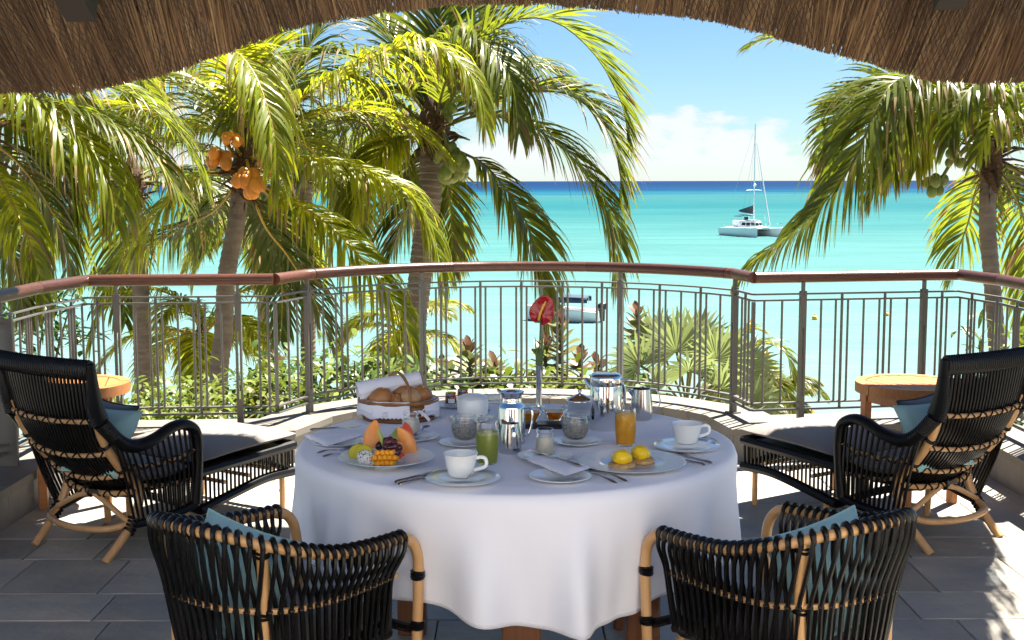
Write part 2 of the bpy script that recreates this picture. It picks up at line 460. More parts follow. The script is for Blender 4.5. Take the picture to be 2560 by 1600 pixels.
M_gthat = mat('grey_parasol_thatch', (0.26, 0.22, 0.18), 0.9, col2=(0.15, 0.12, 0.1), nscale=20, stretch=(6, 6, 1), bump=0.8, bscale=40)
M_dry = mat('dry_leaf_tip', (0.30, 0.19, 0.07), 0.7, island=0.3, translucent=0.3)
# ================================================================== SETTING
def custom_sea():
    m = bpy.data.materials.new('lagoon_water'); m.use_nodes = True
    n = m.node_tree.nodes; l = m.node_tree.links.new
    b = n['Principled BSDF']
    ge = n.new('ShaderNodeNewGeometry'); sp = n.new('ShaderNodeSeparateXYZ'); l(ge.outputs['Position'], sp.inputs[0])
    # water colour follows the depth of the lagoon floor: sand shallows, weed patches, reef edge, open ocean
    lg = n.new('ShaderNodeMath'); lg.operation = 'LOGARITHM'; lg.inputs[1].default_value = 10
    mx0 = n.new('ShaderNodeMath'); mx0.operation = 'MAXIMUM'; mx0.inputs[1].default_value = 1
    l(sp.outputs['Y'], mx0.inputs[0]); l(mx0.outputs[0], lg.inputs[0])
    t = n.new('ShaderNodeTexNoise'); t.inputs['Scale'].default_value = 0.011; t.inputs['Detail'].default_value = 5
    mpn = n.new('ShaderNodeMapping'); mpn.inputs['Scale'].default_value = (0.35, 1, 1)
    l(ge.outputs['Position'], mpn.inputs[0]); l(mpn.outputs[0], t.inputs['Vector'])
    ma = n.new('ShaderNodeMath'); ma.operation = 'MULTIPLY_ADD'; ma.inputs[1].default_value = 0.42
    sb = n.new('ShaderNodeMath'); sb.operation = 'SUBTRACT'; sb.inputs[1].default_value = 0.21
    l(t.outputs['Fac'], ma.inputs[0]); l(lg.outputs[0], ma.inputs[2]); l(ma.outputs[0], sb.inputs[0])
    mr = n.new('ShaderNodeMapRange'); mr.inputs['From Min'].default_value = 1.5; mr.inputs['From Max'].default_value = 3.6
    l(sb.outputs[0], mr.inputs['Value'])
    cr = n.new('ShaderNodeValToRGB'); e = cr.color_ramp.elements
    e[0].position = 0.0; e[0].color = (0.16, 0.225, 0.21, 1)
    e[1].position = 1.0; e[1].color = (0.0015, 0.018, 0.07, 1)
    for p, c in ((0.10, (0.125, 0.20, 0.195)), (0.20, (0.095, 0.185, 0.18)), (0.36, (0.054, 0.152, 0.150)), (0.46, (0.030, 0.122, 0.126)), (0.55, (0.013, 0.095, 0.110)),
                 (0.66, (0.024, 0.104, 0.110)), (0.72, (0.003, 0.065, 0.115)), (0.77, (0.0015, 0.035, 0.088)), (0.88, (0.0012, 0.022, 0.072))):
        q = e.new(p); q.color = (*c, 1)
    l(mr.outputs['Result'], cr.inputs['Fac'])
    t4 = n.new('ShaderNodeTexNoise'); t4.inputs['Scale'].default_value = 0.16; t4.inputs['Detail'].default_value = 7; t4.inputs['Roughness'].default_value = 0.65
    mp4 = n.new('ShaderNodeMapping'); mp4.inputs['Scale'].default_value = (0.22, 1, 1)
    l(ge.outputs['Position'], mp4.inputs[0]); l(mp4.outputs[0], t4.inputs['Vector'])
    hv = n.new('ShaderNodeHueSaturation'); mv = n.new('ShaderNodeMapRange')
    mv.inputs['From Min'].default_value = 0.3; mv.inputs['From Max'].default_value = 0.7; mv.inputs['To Min'].default_value = 0.84; mv.inputs['To Max'].default_value = 1.13
    l(t4.outputs['Fac'], mv.inputs['Value']); l(mv.outputs['Result'], hv.inputs['Value'])
    l(cr.outputs['Color'], hv.inputs['Color']); l(hv.outputs['Color'], b.inputs['Base Color'])
    b.inputs['Roughness'].default_value = 0.25; b.inputs['IOR'].default_value = 1.33
    b.inputs['Specular IOR Level'].default_value = 0.0
    t2 = n.new('ShaderNodeTexNoise'); t2.inputs['Scale'].default_value = 0.9; t2.inputs['Detail'].default_value = 6
    mp3 = n.new('ShaderNodeMapping'); mp3.inputs['Scale'].default_value = (0.45, 1, 1)
    l(ge.outputs['Position'], mp3.inputs[0]); l(mp3.outputs[0], t2.inputs['Vector'])
    bp = n.new('ShaderNodeBump'); bp.inputs['Strength'].default_value = 0.8; bp.inputs['Distance'].default_value = 0.4
    l(t2.outputs['Fac'], bp.inputs['Height']); l(bp.outputs['Normal'], b.inputs['Normal'])
    gl = n.new('ShaderNodeBsdfGlossy'); gl.inputs['Roughness'].default_value = 0.22; l(bp.outputs['Normal'], gl.inputs['Normal'])
    ms = n.new('ShaderNodeMixShader'); ms.inputs[0].default_value = 0.06
    l(b.outputs[0], ms.inputs[1]); l(gl.outputs[0], ms.inputs[2]); l(ms.outputs[0], n['Material Output'].inputs['Surface'])
    return m
M_sea = custom_sea()
M_soil = mat('garden_soil_and_sand', (0.20, 0.16, 0.10), 0.95, col2=(0.50, 0.44, 0.34), nscale=0.15, bump=0.3, bscale=3)
M_trunk = mat('palm_trunk_bark', (0.13, 0.10, 0.078), 0.85, col2=(0.22, 0.18, 0.145), nscale=5, ndet=5, stretch=(1, 1, 3), bump=0.6, bscale=18)
SEA_Z = -7.6
ys = [20, 40, 60, 90, 140, 220, 400, 900, 3000, 12000, 70000]
xs = [-80000, -9000, -900, -150, 0, 150, 900, 9000, 80000]
b = MB()
for y in ys:
    for x in xs: b.v.append(V((x, y, SEA_Z)))
for j in range(len(ys) - 1):
    for i in range(len(xs) - 1):
        w = len(xs); b.face(j * w + i, j * w + i + 1, (j + 1) * w + i + 1, (j + 1) * w + i)
tag(b.build('sea', M_sea, smooth_=False), 'turquoise lagoon darkening to deep blue at the horizon', kind='structure')
def gz(x, y):
    base = lerp(-3.1, -7.9, smooth((y - 9) / 26.0)) if y < 35 else -7.9 - (y - 35) * 0.03
    return base + 0.25 * mnoise.noise(V((x * 0.2, y * 0.2, 0)))
b = MB()
b.grid(lambda u, v: (lambda x, y: (x, y, gz(x, y)))(lerp(-60, 60, u), lerp(8.6, 70, v)), 60, 40)
tag(b.build('garden_ground', M_soil), 'garden slope falling to the beach below the terrace', kind='structure')

# ---- terrace plan (inner handrail line)
def arc_pts(a, c, b_, n=14):            # circle arc through three plan points
    a, c, b_ = [V((q[0], q[1], 0)) for q in (a, c, b_)]
    ax, ay, bx, by, cx, cy = a.x, a.y, c.x, c.y, b_.x, b_.y
    d = 2 * (ax * (by - cy) + bx * (cy - ay) + cx * (ay - by))
    ux = ((ax * ax + ay * ay) * (by - cy) + (bx * bx + by * by) * (cy - ay) + (cx * cx + cy * cy) * (ay - by)) / d
    uy = ((ax * ax + ay * ay) * (cx - bx) + (bx * bx + by * by) * (ax - cx) + (cx * cx + cy * cy) * (bx - ax)) / d
    r = math.hypot(ax - ux, ay - uy)
    t0 = math.atan2(ay - uy, ax - ux); t1 = math.atan2(cy - uy, cx - ux)
    return [(ux + r * math.cos(lerp(t0, t1, i / n)), uy + r * math.sin(lerp(t0, t1, i / n))) for i in range(n + 1)]
BOW = arc_pts((-1.25, 7.46), (0.04, 8.18), (1.345, 7.46))
PLAN = [(-2.56, 2.2), (-2.52, 6.55), (-2.43, 7.05), (-1.37, 7.12)] + BOW + [(1.40, 7.16), (2.66, 7.36), (2.75, 6.95), (2.82, 2.2)]
def offset(poly, d):                    # offset to the left of travel (outwards for this plan)
    out = []
    n = len(poly)
    for i, p in enumerate(poly):
        def nr(a, c):
            t = V((c[0] - a[0], c[1] - a[1])).normalized(); return V((-t.y, t.x))
        ns = []
        if i > 0: ns.append(nr(poly[i - 1], p))
        if i < n - 1: ns.append(nr(p, poly[i + 1]))
        m = sum(ns, V((0, 0))).normalized()
        k = 1 / max(0.5, m.dot(ns[0]))
        out.append((p[0] + m.x * d * k, p[1] + m.y * d * k))
    return out
# ---- floor
bed = MB(); bed.prism([(-3.2, -7), (3.4, -7), (3.4, 7.5), (1.6, 7.8), (1.2, 8.2), (0, 8.6), (-1.2, 8.2), (-1.6, 7.8), (-3.2, 7.5)], -0.25, -0.012)
floor = bed.build('terrace_floor', M_grout, smooth_=False)
tag(floor, 'grey and buff slate paved terrace floor', kind='structure')
random.seed(4)
y = 2.75; row = 0; nst = 0
while y < 8.1:
    h = (0.3, 0.45, 0.3, 0.6)[row % 4]
    x = -2.9 + random.uniform(-0.35, 0)
    while x < 3.2:
        w = random.choice((0.3, 0.4, 0.45, 0.6, 0.6))
        cx, cy = x + w / 2, y + h / 2
        if abs(cx) < 0.36 * (cy + 0.9) + 0.35 and not (cy > 7.45 and abs(cx) > 1.2):
            t = MB(); e = 0.0022
            t.rbox((0, 0, -0.014), (w - 2 * e, h - 2 * e, 0.028), 0.004)
            o = t.build('paving_stone', M_stone, floor, smooth_=False, loc=(cx, cy, random.uniform(-0.001, 0.001)))
            nst += 1
        x += w
    y += h; row += 1
M_pale = mat('pale_paving', (0.42, 0.39, 0.34), 0.8, col2=(0.34, 0.31, 0.27), nscale=4)
back = MB(); back.box((0.1, -2.2, -0.006), (9.0, 9.6, 0.012))  # unseen floor behind the camera, made pale to bounce sun under the roof
back.build('bounce_paving', M_pale, floor, smooth_=False)

M_plaster = mat('cream_plaster', (0.74, 0.73, 0.72), 0.9, col2=(0.68, 0.67, 0.66), nscale=3, bump=0.2, bscale=40)
bounce = thing('bounce_building', 'unseen cream plastered building wall added to bounce sunlight onto the terrace', 'building', (0, -3.0, 0))  # unseen wall added behind the camera to bounce sun onto the cloth
b = MB(); b.box((0, -.2, 2.4), (16, .4, 4.8)); b.build('wall', M_plaster, bounce, smooth_=False)
for x in (-2.6, 0, 2.6):
    b = MB(); b.box((x, .02, 1.1), (1.5, .05, 2.2)); b.build('door', M_rail, bounce, smooth_=False)

# ---- kerb wall under the railing
kin, kout = offset(PLAN, -0.17), offset(PLAN, 0.20)
cin = offset(PLAN, -0.185)
kerb = thing('kerb_wall', 'low buff stone kerb wall carrying the railing around the terrace', 'kerb')
def seg_pieces(pa, pb, step):
    """cuts a strip between two polylines into quads of about step length"""
    out = []
    for i in range(len(pa) - 1):
        a0, a1, b0, b1 = V(pa[i]), V(pa[i + 1]), V(pb[i]), V(pb[i + 1])
        n = max(1, round((a1 - a0).length / step))
        for k in range(n):
            f, g = k / n, (k + 1) / n
            out.append([a0.lerp(a1, f), a0.lerp(a1, g), b0.lerp(b1, g), b0.lerp(b1, f)])
    return out
def shrink(q, e):
    c = sum(q, V((0, 0))) / 4
    d = (q[1] - q[0]); Ld = d.length; d.normalize()
    return [q[0] + d * e, q[1] - d * e, q[2] - d * e, q[3] + d * e]
def kz(q): return 0.155
for q in seg_pieces(kin, kout, 0.45):
    if q[0].y < 3.2: continue
    t = MB(); t.prism(shrink(q, 0.002), -0.02, 0.152); t.build('wall_block', M_kerb, kerb, smooth_=False)
for q in seg_pieces(cin, kout, 0.9):
    if q[0].y < 3.2: continue
    t = MB(); t.prism(shrink(q, 0.0015), 0.154, 0.192); t.build('cap_stone', M_cap, kerb, smooth_=False)
wl = MB()
for q in seg_pieces(offset(PLAN, 0.195), offset(PLAN, 0.24), 5): wl.prism(q, -3.6, 0.12)
wl.build('outer_wall', M_kerb, kerb, smooth_=False)

# ---- railing
rail = thing('terrace_railing', 'grey steel railing with round reddish wooden handrail around the terrace', 'railing')
line3 = lambda z: [V((p[0], p[1], z)) for p in PLAN]
C0 = Curve(line3(0.6), 0)
ts = [i / 4000 for i in range(4001)]
def t_at_px(px):                         # place along the plan where the photograph shows a post
    best = min(ts, key=lambda t: abs(scrx(C0.at(t)) - px) + (50 if C0.at(t).y < 3 else 0))
    return best
def sub_path(t0, t1, z):
    out = [C0.at(t0)]
    for i, p in enumerate(C0.p):
        f = C0.c[i] / C0.L
        if t0 + 1e-4 < f < t1 - 1e-4: out.append(p)
    out.append(C0.at(t1))
    return [V((p.x, p.y, z)) for p in out]
vert = [C0.c[i] / C0.L for i in range(len(C0.p))]
joints = [0, vert[1], vert[2], vert[3], vert[4] + 0.004, vert[9], vert[13], vert[-5] - 0.004 - (vert[-5] - vert[-6]) * 0, vert[-4], vert[-3], vert[-2], 1.0]
joints = sorted(set(joints))
for a, c in zip(joints, joints[1:]):
    pts = sub_path(a + 0.0002, c - 0.0002, 1.042)
    dense = []
    for p, q in zip(pts, pts[1:]):
        for k in range(4): dense.append(p.lerp(q, k / 4))
    dense.append(pts[-1])
    t = MB(); t.tube(dense, 0.038, 14, flat=0.88); t.build('handrail', M_rail, rail)
post_px = [296, 597, 770, 1056, 1549, 1834, 2003, 2305]
post_t = [t_at_px(p) for p in post_px]
sideL = [t for t in ts if abs(C0.at(t).y - 6.1) < 0.02 and C0.at(t).x < 0][0]
sideL2 = [t for t in ts if abs(C0.at(t).y - 4.4) < 0.02 and C0.at(t).x < 0][0]
sideR = [t for t in ts if abs(C0.at(t).y - 6.35) < 0.02 and C0.at(t).x > 0][0]
sideR2 = [t for t in ts if abs(C0.at(t).y - 4.6) < 0.02 and C0.at(t).x > 0][0]
posts = sorted(post_t + [sideL, sideL2, sideR, sideR2])
for t in posts:
    p = C0.at(t); d = C0.tan(t, 0.004); rz = math.atan2(d.y, d.x)
    nrm = V((-d.y, d.x, 0))
    wide = t in (sideL, sideL2, sideR, sideR2)
    m = MB()
    if wide:
        m.box((p.x, p.y, 0.56), (0.02, 0.11, 0.74), rz)
        m.box((p.x, p.y, 0.97), (0.016, 0.016, 0.09), rz)
    else:
        m.box((p.x - d.x * 0.012, p.y - d.y * 0.012, 0.575), (0.012, 0.032, 0.77), rz)
        m.box((p.x + d.x * 0.012, p.y + d.y * 0.012, 0.575), (0.012, 0.032, 0.77), rz)
        m.box((p.x, p.y, 0.84), (0.0118, 0.036, 0.19), rz)
        m.box((p.x, p.y, 0.27), (0.0118, 0.036, 0.15), rz)
        m.box((p.x, p.y, 0.975), (0.016, 0.024, 0.10), rz)
        m.box((p.x, p.y, 0.1965), (0.07, 0.07, 0.008), rz)
    m.build('post', M_post, rail, smooth_=False)
cuts = [0.0] + posts + [1.0]
BAR9 = [(.15, 0), (.27, 0), (.32, 1), (.37, 0), (.5, 0), (.63, 0), (.675, 1), (.725, 0), (.86, 0)]
BAR6 = [(.2, 0), (.29, 1), (.38, 0), (.61, 0), (.79, 0)]
BAR19 = [(c + d, 1 if d == 0 else 0) for c in (.095, .295, .5, .705, .905) for d in (-.026, 0, .026)] + [(c, 0) for c in (.195, .3975, .6025, .805)]
for a, c in zip(cuts, cuts[1:]):
    g = 0.022 / C0.L
    for z in (0.944, 0.908, 0.302, 0.262):
        t = MB()
        pts = sub_path(a + g, c - g, z)
        for p, q in zip(pts, pts[1:]):
            d = (q - p); ln = d.length
            t.box((p + q) / 2, (ln + 0.004, 0.03, 0.009), math.atan2(d.y, d.x))
        t.build('cross_rail', M_post, rail, smooth_=False)
    ln = (c - a) * C0.L
    pat = BAR6 if ln < 0.62 else (BAR9 if ln < 1.05 else (BAR19 if 1.05 <= ln else BAR9))
    for f, tall in pat:
        t_ = lerp(a, c, f); p = C0.at(t_); d = C0.tan(t_, 0.003)
        if p.y < 4.0: continue
        t = MB(); z0, z1 = (0.266, 0.940) if tall else (0.3065, 0.9035)
        t.tube([(p.x, p.y, z0), (p.x, p.y, z1)], 0.0085 if tall else 0.007, 6)
        t.build('baluster', M_post, rail)
# turned-back corner bars where the line jogs
for i in (3, len(PLAN) - 4):
    p = PLAN[i]; t = MB(); t.box((p[0], p[1], 0.605), (0.018, 0.018, 0.59), 0.4); t.build('corner_bar', M_post, rail, smooth_=False)

# ---- thatched roof over the terrace
EAVE_PX = [(-150, 226), (-70, 229), (0, 230), (212, 228), (300, 206), (420, 181), (560, 132), (750, 66), (900, 40), (1060, 18), (1200, 10), (1330, 9), (1480, 22), (1660, 36),
           (1771, 54), (1883, 77), (1995, 112), (2143, 150), (2255, 183), (2348, 206), (2560, 207), (2630, 206), (2720, 203)]
EY = 6.6
EAVE = Curve([Q(px, py, EY) for px, py in EAVE_PX], 160)
roof = thing('thatched_roof', 'brown thatched roof with netting arching over the terrace', 'roof')
def slope_dir(u):
    k = (u - 0.5) * 2
    return V((0.06 * k, -0.80, 0.58)).normalized()
def roof_pt(u, s, lift=0.0):
    u = u * (1 - 0.035 * max(0, s)); p = EAVE.at(u); d = slope_dir(u)
    return p + d * s + V((0, 0.58, 0.80)).normalized() * lift
b = MB()
b.grid(lambda u, v: roof_pt(u, v * 4.6 + 0.02, 0.045 + 0.01 * math.sin(u * 300)), 120, 10)
b.grid(lambda u, v: roof_pt(u, v * 4.6 + 0.02, 0.34), 60, 6)
b.grid(lambda u, v: roof_pt(u, 0.02, lerp(0.045, 0.34, v)), 120, 1)
for uu in (0.0, 1.0):
    b.grid(lambda u, v: roof_pt(uu, u * 4.6 + 0.02, lerp(0.045, 0.34, v)), 6, 1)
b.build('thatch_core', M_strawb, roof)
for x in (-3.2, 3.0):
    b = MB(); b.tube([(x, 6.55, 0), (x, 6.55, 1.95)], .075, 12); b.build('corner_post', M_beam, roof)
random.seed(8)
b = MB()
for i in range(13500):
    u = random.uniform(0.0, 1.0)
    if random.random() < 0.42: s1 = abs(random.gauss(0, 0.018)) - 0.012
    else: s1 = random.uniform(0.0, 1.7) ** 1.15
    ln = random.uniform(0.35, 0.8)
    cl = mnoise.noise(V((u * 32, s1 * 1.1, 0.3)))
    tilt = 0.20 * cl + random.gauss(0, 0.03)
    lift = 0.028 + 0.040 * mnoise.noise(V((u * 48, s1 * 2.0, 4.2))) + random.uniform(-0.012, 0.012)
    p0 = roof_pt(u, s1, lift * (0.5 if s1 < 0.04 else 1) - 0.012)
    d = slope_dir(u); side = d.cross(V((0, 0.58, 0.80))).normalized()
    dd = (d + side * tilt).normalized()
    w = random.uniform(0.0018, 0.0046)
    wv = (side * math.cos(random.uniform(-1, 1)) + V((0, 0.58, 0.8)) * random.uniform(-0.7, 0.7)).normalized() * w
    mid = p0 + dd * ln * 0.5 + side * random.gauss(0, 0.006)
    p2 = p0 + dd * ln + V((0, 0.58, 0.8)) * 0.02
    b.strip([p0, mid, p2], [wv * 0.8, wv, wv * 0.8])
tag(b.build('straw', M_straw, roof, smooth_=False), kind='stuff')
b = MB()      # cut ends of the eave, seen as a ragged dark fringe
for i in range(5200):
    u = random.uniform(0.0, 1.0); h = random.uniform(0.0, 0.30)
    p = roof_pt(u, random.uniform(-0.005, 0.03), h)
    q = p - slope_dir(u) * random.uniform(0.01, 0.045) + V((random.gauss(0, .008), 0, random.gauss(0, .008)))
    w = V((random.uniform(0.002, 0.004), 0, random.uniform(-0.002, 0.002)))
    b.strip([p, q], [w, w * 0.6])
tag(b.build('cut_straw_ends', M_straw, roof, smooth_=False), kind='stuff')
b = MB()      # netting stretched over the straw
NL = 190
for fam in (-1, 1):
    for i in range(NL):
        u0 = i / NL
        pts = []
        for k in range(13):
            s = k / 12 * 1.6; u = u0 + fam * s * 0.06 + 0.0012 * math.sin(s * 22 + i)
            if 0 < u < 1: pts.append(roof_pt(u, s, -0.006 + 0.010 * mnoise.noise(V((u * 70, s * 4, 1)))))
        if len(pts) > 1: b.strip(pts, [V((0.0016, 0, 0.0004))] * len(pts))
tag(b.build('netting', M_net, roof, smooth_=False), kind='stuff')
for x, y, z in ((Q(185, -22, 5.6)), (Q(2390, -48, 5.6))):
    b = MB(); d = V((0.0, -0.8, 0.42))
    M = V((0, 1, 0)).rotation_difference(d).to_matrix()
    b.box(V((x, y, z)) + d * 0.75, (0.13, 1.6, 0.14), M=M); b.build('rafter', M_beam, roof, smooth_=False)
# ================================================================== FURNITURE
def pillow_mesh(sx, sy, th, n=18, seed=0, wrinkle=0.0, edge=0.0):
    b = MB()
    def sh(u, v, sg):
        a, c = u * 2 - 1, v * 2 - 1
        k = (1 - abs(a) ** 3.2) ** 0.55 * (1 - abs(c) ** 3.2) ** 0.55
        pull = 1 - 0.07 * (1 - abs(c) ** 2) * abs(a) ** 2 * 1.0
        pull2 = 1 - 0.07 * (1 - abs(a) ** 2) * abs(c) ** 2
        w = wrinkle * mnoise.noise(V((a * 2.3 + seed, c * 2.3, sg * 3.0))) * k
        return V((a * sx / 2 * pull, c * sy / 2 * pull2, sg * (th / 2 * k + edge) + w))
    b.grid(lambda u, v: sh(u, v, 1), n, n)
    b.grid(lambda u, v: sh(1 - u, v, -1), n, n)
    rim = []
    for i in range(4 * n):
        s_, f = divmod(i, n); f /= n
        u, v = ((f, 0), (1, f), (1 - f, 1), (0, 1 - f))[s_]
        q = sh(u, v, 1); q.z = 0; rim.append(q)
    return b, rim
def slab_cushion(outline, z0, th, bulge=0.012, n=14):
    """soft pad: outline(u,v) -> plan point; puffed top, rounded sides"""
    b = MB()
    def top(u, v):
        x, y, zz = outline(u, v)
        a, c = abs(u * 2 - 1), abs(v * 2 - 1)
        k = (1 - a ** 6) ** 0.5 * (1 - c ** 6) ** 0.5
        return V((x, y, zz + z0 + th * 0.5 + k * th * 0.5 + bulge * (1 - a * a) * (1 - c * c)))
    def bot(u, v):
        x, y, zz = outline(1 - u, v)
        a, c = abs(u * 2 - 1), abs(v * 2 - 1)
        k = (1 - a ** 6) ** 0.5 * (1 - c ** 6) ** 0.5
        return V((x, y, zz + z0 + th * 0.5 - k * th * 0.5))
    b.grid(top, n, n); b.grid(bot, n, n)
    return b
# ---------------------------------------------------------------- dining chair
def make_dining_chair():
    root = thing('dining_chair', 'x', 'chair')
    half = [(0.252, 0.255, 0.622), (0.262, 0.10, 0.632), (0.262, -0.06, 0.652), (0.235, -0.22, 0.70), (0.135, -0.315, 0.735)]
    rp = half + [(0, -0.338, 0.742)] + [(-x, y, z) for x, y, z in half[::-1]]
    top = Curve(rp, 120)
    mid = Curve([(x * 0.925, y * 0.90 + (0.012 if y > 0.2 else 0), 0.515 + (z - 0.62) * 0.22) for x, y, z in rp], 120)
    bot = Curve([(x * 0.82, y * 0.80 + (0.03 if y > 0.2 else 0), 0.352) for x, y, z in rp], 120)
    b = MB(); b.tube([top.at(i / 60) for i in range(61)], 0.0145, 10); b.build('top_rail', M_ratt, root)
    b = MB(); b.tube([mid.at(i / 60) for i in range(61)], 0.0085, 8); b.build('middle_rail', M_ratt, root)
    b = MB(); pts = [bot.at(i / 60) for i in range(61)]
    b.tube(pts, [0.017 + 0.003 * math.sin(i * 2.1) for i in range(61)], 8)
    b.build('seat_edge_braid', M_blk, root)
    N = 50
    rnd = random.Random(5)
    for i in range(N):
        for sgn in (-1, 1):
            u = (i + 0.5) / N
            nr = top.tan(u).cross(V((0, 0, 1))).normalized()          # outward
            if nr.dot(V((top.at(u).x, top.at(u).y, 0))) < 0: nr.negate()
            um = max(0.005, min(0.995, u + sgn * 0.85 / N)); ub = max(0.005, min(0.995, u + sgn * (0.62 + rnd.uniform(-.2, .2)) / N))
            pt = top.at(u); pm = mid.at(um); pb = bot.at(ub)
            o_ = sgn * 0.0095
            path = []
            if sgn > 0:      # loops over the rail
                for k in range(9):
                    a = R(-150 + k * 36)
                    path.append(pt + nr * (math.cos(a) * -0.0205) + V((0, 0, math.sin(a) * 0.0205)) + top.tan(u) * (0.004 * (k - 4) / 4))
                path = path[::-1]
                path = path[:7]
                path = path[::-1]
            start = pt + nr * (0.0195 * (1 if sgn > 0 else -1) * 0.95) + V((0, 0, -0.004))
            dn = [start,
                  lerp(start, pm, 0.28) + nr * o_ * 1.1,
                  lerp(start, pm, 0.65) + nr * o_ * 0.9,
                  pm + nr * (o_ * 1.25) + V((0, 0, 0.004)),
                  lerp(pm, pb, 0.5) + nr * (o_ * 0.8 + 0.004),
                  pb + nr * 0.010]
            b = MB(); b.tube(spline(dn, 12), 0.0066 * rnd.uniform(.9, 1.1), 6)
            if sgn > 0:
                cvr = [pt + nr * (math.cos(R(a)) * 0.0195) + V((0, 0, math.sin(R(a)) * 0.0195)) + top.tan(u) * (0.0035 * math.sin(R(a))) for a in range(-40, 221, 29)]
                b.tube(cvr, [0.006 + 0.0028 * math.sin(math.pi * k / (len(cvr) - 1)) for k in range(len(cvr))], 6)
                kn = pm + nr * 0.009
                b.ell(kn, (0.010, 0.010, 0.009), 6, 5)
            b.build('rattan_strand', M_blk, root)
    for s in (-1, 1):
        b = MB(); b.tube(spline([(s * .252, .24, .622), (s * .252, .285, .607), (s * .251, .318, .56), (s * .248, .325, .46), (s * .244, .315, .2), (s * .243, .315, 0.0)], 26), 0.0165, 10)
        leg = b.build('front_leg', M_ratt, root)
        for z, yy in ((.50, .324), (.355, .321)):
            b = MB()
            for k in range(3): b.ring((s * .247, yy, z + k * 0.007 - 0.007), (0.05, 0.12 * (k - 1), 1), 0.0185, 0.005, 12, 5)
            b.build('binding', M_blk, leg)
        b = MB(); b.tube(spline([(s * .205, -.262, .712), (s * .190, -.245, .60), (s * .178, -.235, .5), (s * .17, -.235, .34), (s * .18, -.262, 0.0)], 26), 0.0165, 10)
        leg = b.build('back_leg', M_ratt, root)
        for z, xx, yy in ((.69, .202, -.258), (.525, .181, -.237), (.36, .171, -.235)):
            b = MB()
            for k in range(2): b.ring((s * xx, yy, z + k * 0.006 - 0.003), (0.1, 0.3 * (k - .5), 1), 0.0185, 0.004, 12, 5)
            b.build('binding', M_blk, leg)
        b = MB(); b.tube(spline([(s * .243, .31, .19), (s * .236, .25, .29), (s * .215, .10, .335), (s * .19, -.1, .30), (s * .175, -.235, .17)], 16), 0.011, 8); b.build('side_brace', M_ratt, root)
    b = MB(); b.tube([(-.235, .30, .348), (.235, .30, .348)], 0.015, 8); b.build('front_rail', M_blk, root)
    b = MB(); b.tube(spline([(-.24, .305, .16), (-.12, .29, .30), (0, .285, .325), (.12, .29, .30), (.24, .305, .16)], 16), 0.011, 8); b.build('front_brace', M_ratt, root)
    b = MB()
    for i in range(17):
        y = lerp(-.24, .28, i / 16); hw = 0.20 if y > -0.1 else 0.20 * math.sqrt(max(0.05, 1 - ((y + .1) / .19) ** 2))
        b.tube([(-hw, y, .352), (hw, y, .352)], 0.008, 5)
    tag(b.build('seat_weave', M_blk, root), kind='stuff')
    return root
chairL = make_dining_chair()
tag(chairL, 'black rattan dining armchair left of the table front, nearest the bread basket side', 'chair', 'rattan dining chairs')
chairL.location = (-0.634, 3.272, 0); chairL.scale = (.945, .945, 1.0); chairL.rotation_euler.z = -math.atan2(0.301, 0.437)
chairR = copy_tree(chairL)
tag(chairR, 'black rattan dining armchair right of the table front, nearest the poached egg plate', 'chair', 'rattan dining chairs')
chairR.location = (0.742, 3.297, 0); chairR.rotation_euler.z = math.atan2(0.28, 0.43)
for ch, side, lab in ((chairL, -1, 'left'), (chairR, 1, 'right')):
    def outl(u, v):
        y = lerp(-.23, .27, v); hw = lerp(.165, .20, smooth(v * 1.6))
        return (lerp(-hw, hw, u), y, 0)
    t = slab_cushion(outl, .362, .062)
    o = t.build('seat_cushion', M_taupe, ang=60)
    o.location = ch.location; o.rotation_euler = ch.rotation_euler; o.scale = ch.scale
    tag(o, f'taupe seat pad on the {lab} dining armchair', 'cushion', 'dining chair seat pads')
    pb, rim = pillow_mesh(.37, .30, .12, seed=side * 3.0, wrinkle=0.03)
    rt = thing('throw_pillow', f'aqua throw pillow tucked inside the {lab} dining armchair', 'pillow', group='aqua pillows on dining chairs')
    pb.build('pillow_body', M_teal, rt, ang=70)
    pp = MB(); pp.tube(rim, 0.004, 6, closed=True); pp.build('piping', M_teal, rt)
    rt.matrix_world = ch.matrix_basis @ Matrix.Translation((side * 0.0, -.17, .565)) @ Matrix.Rotation(R(68), 4, 'X') @ Matrix.Rotation(R(6 * side), 4, 'Z')

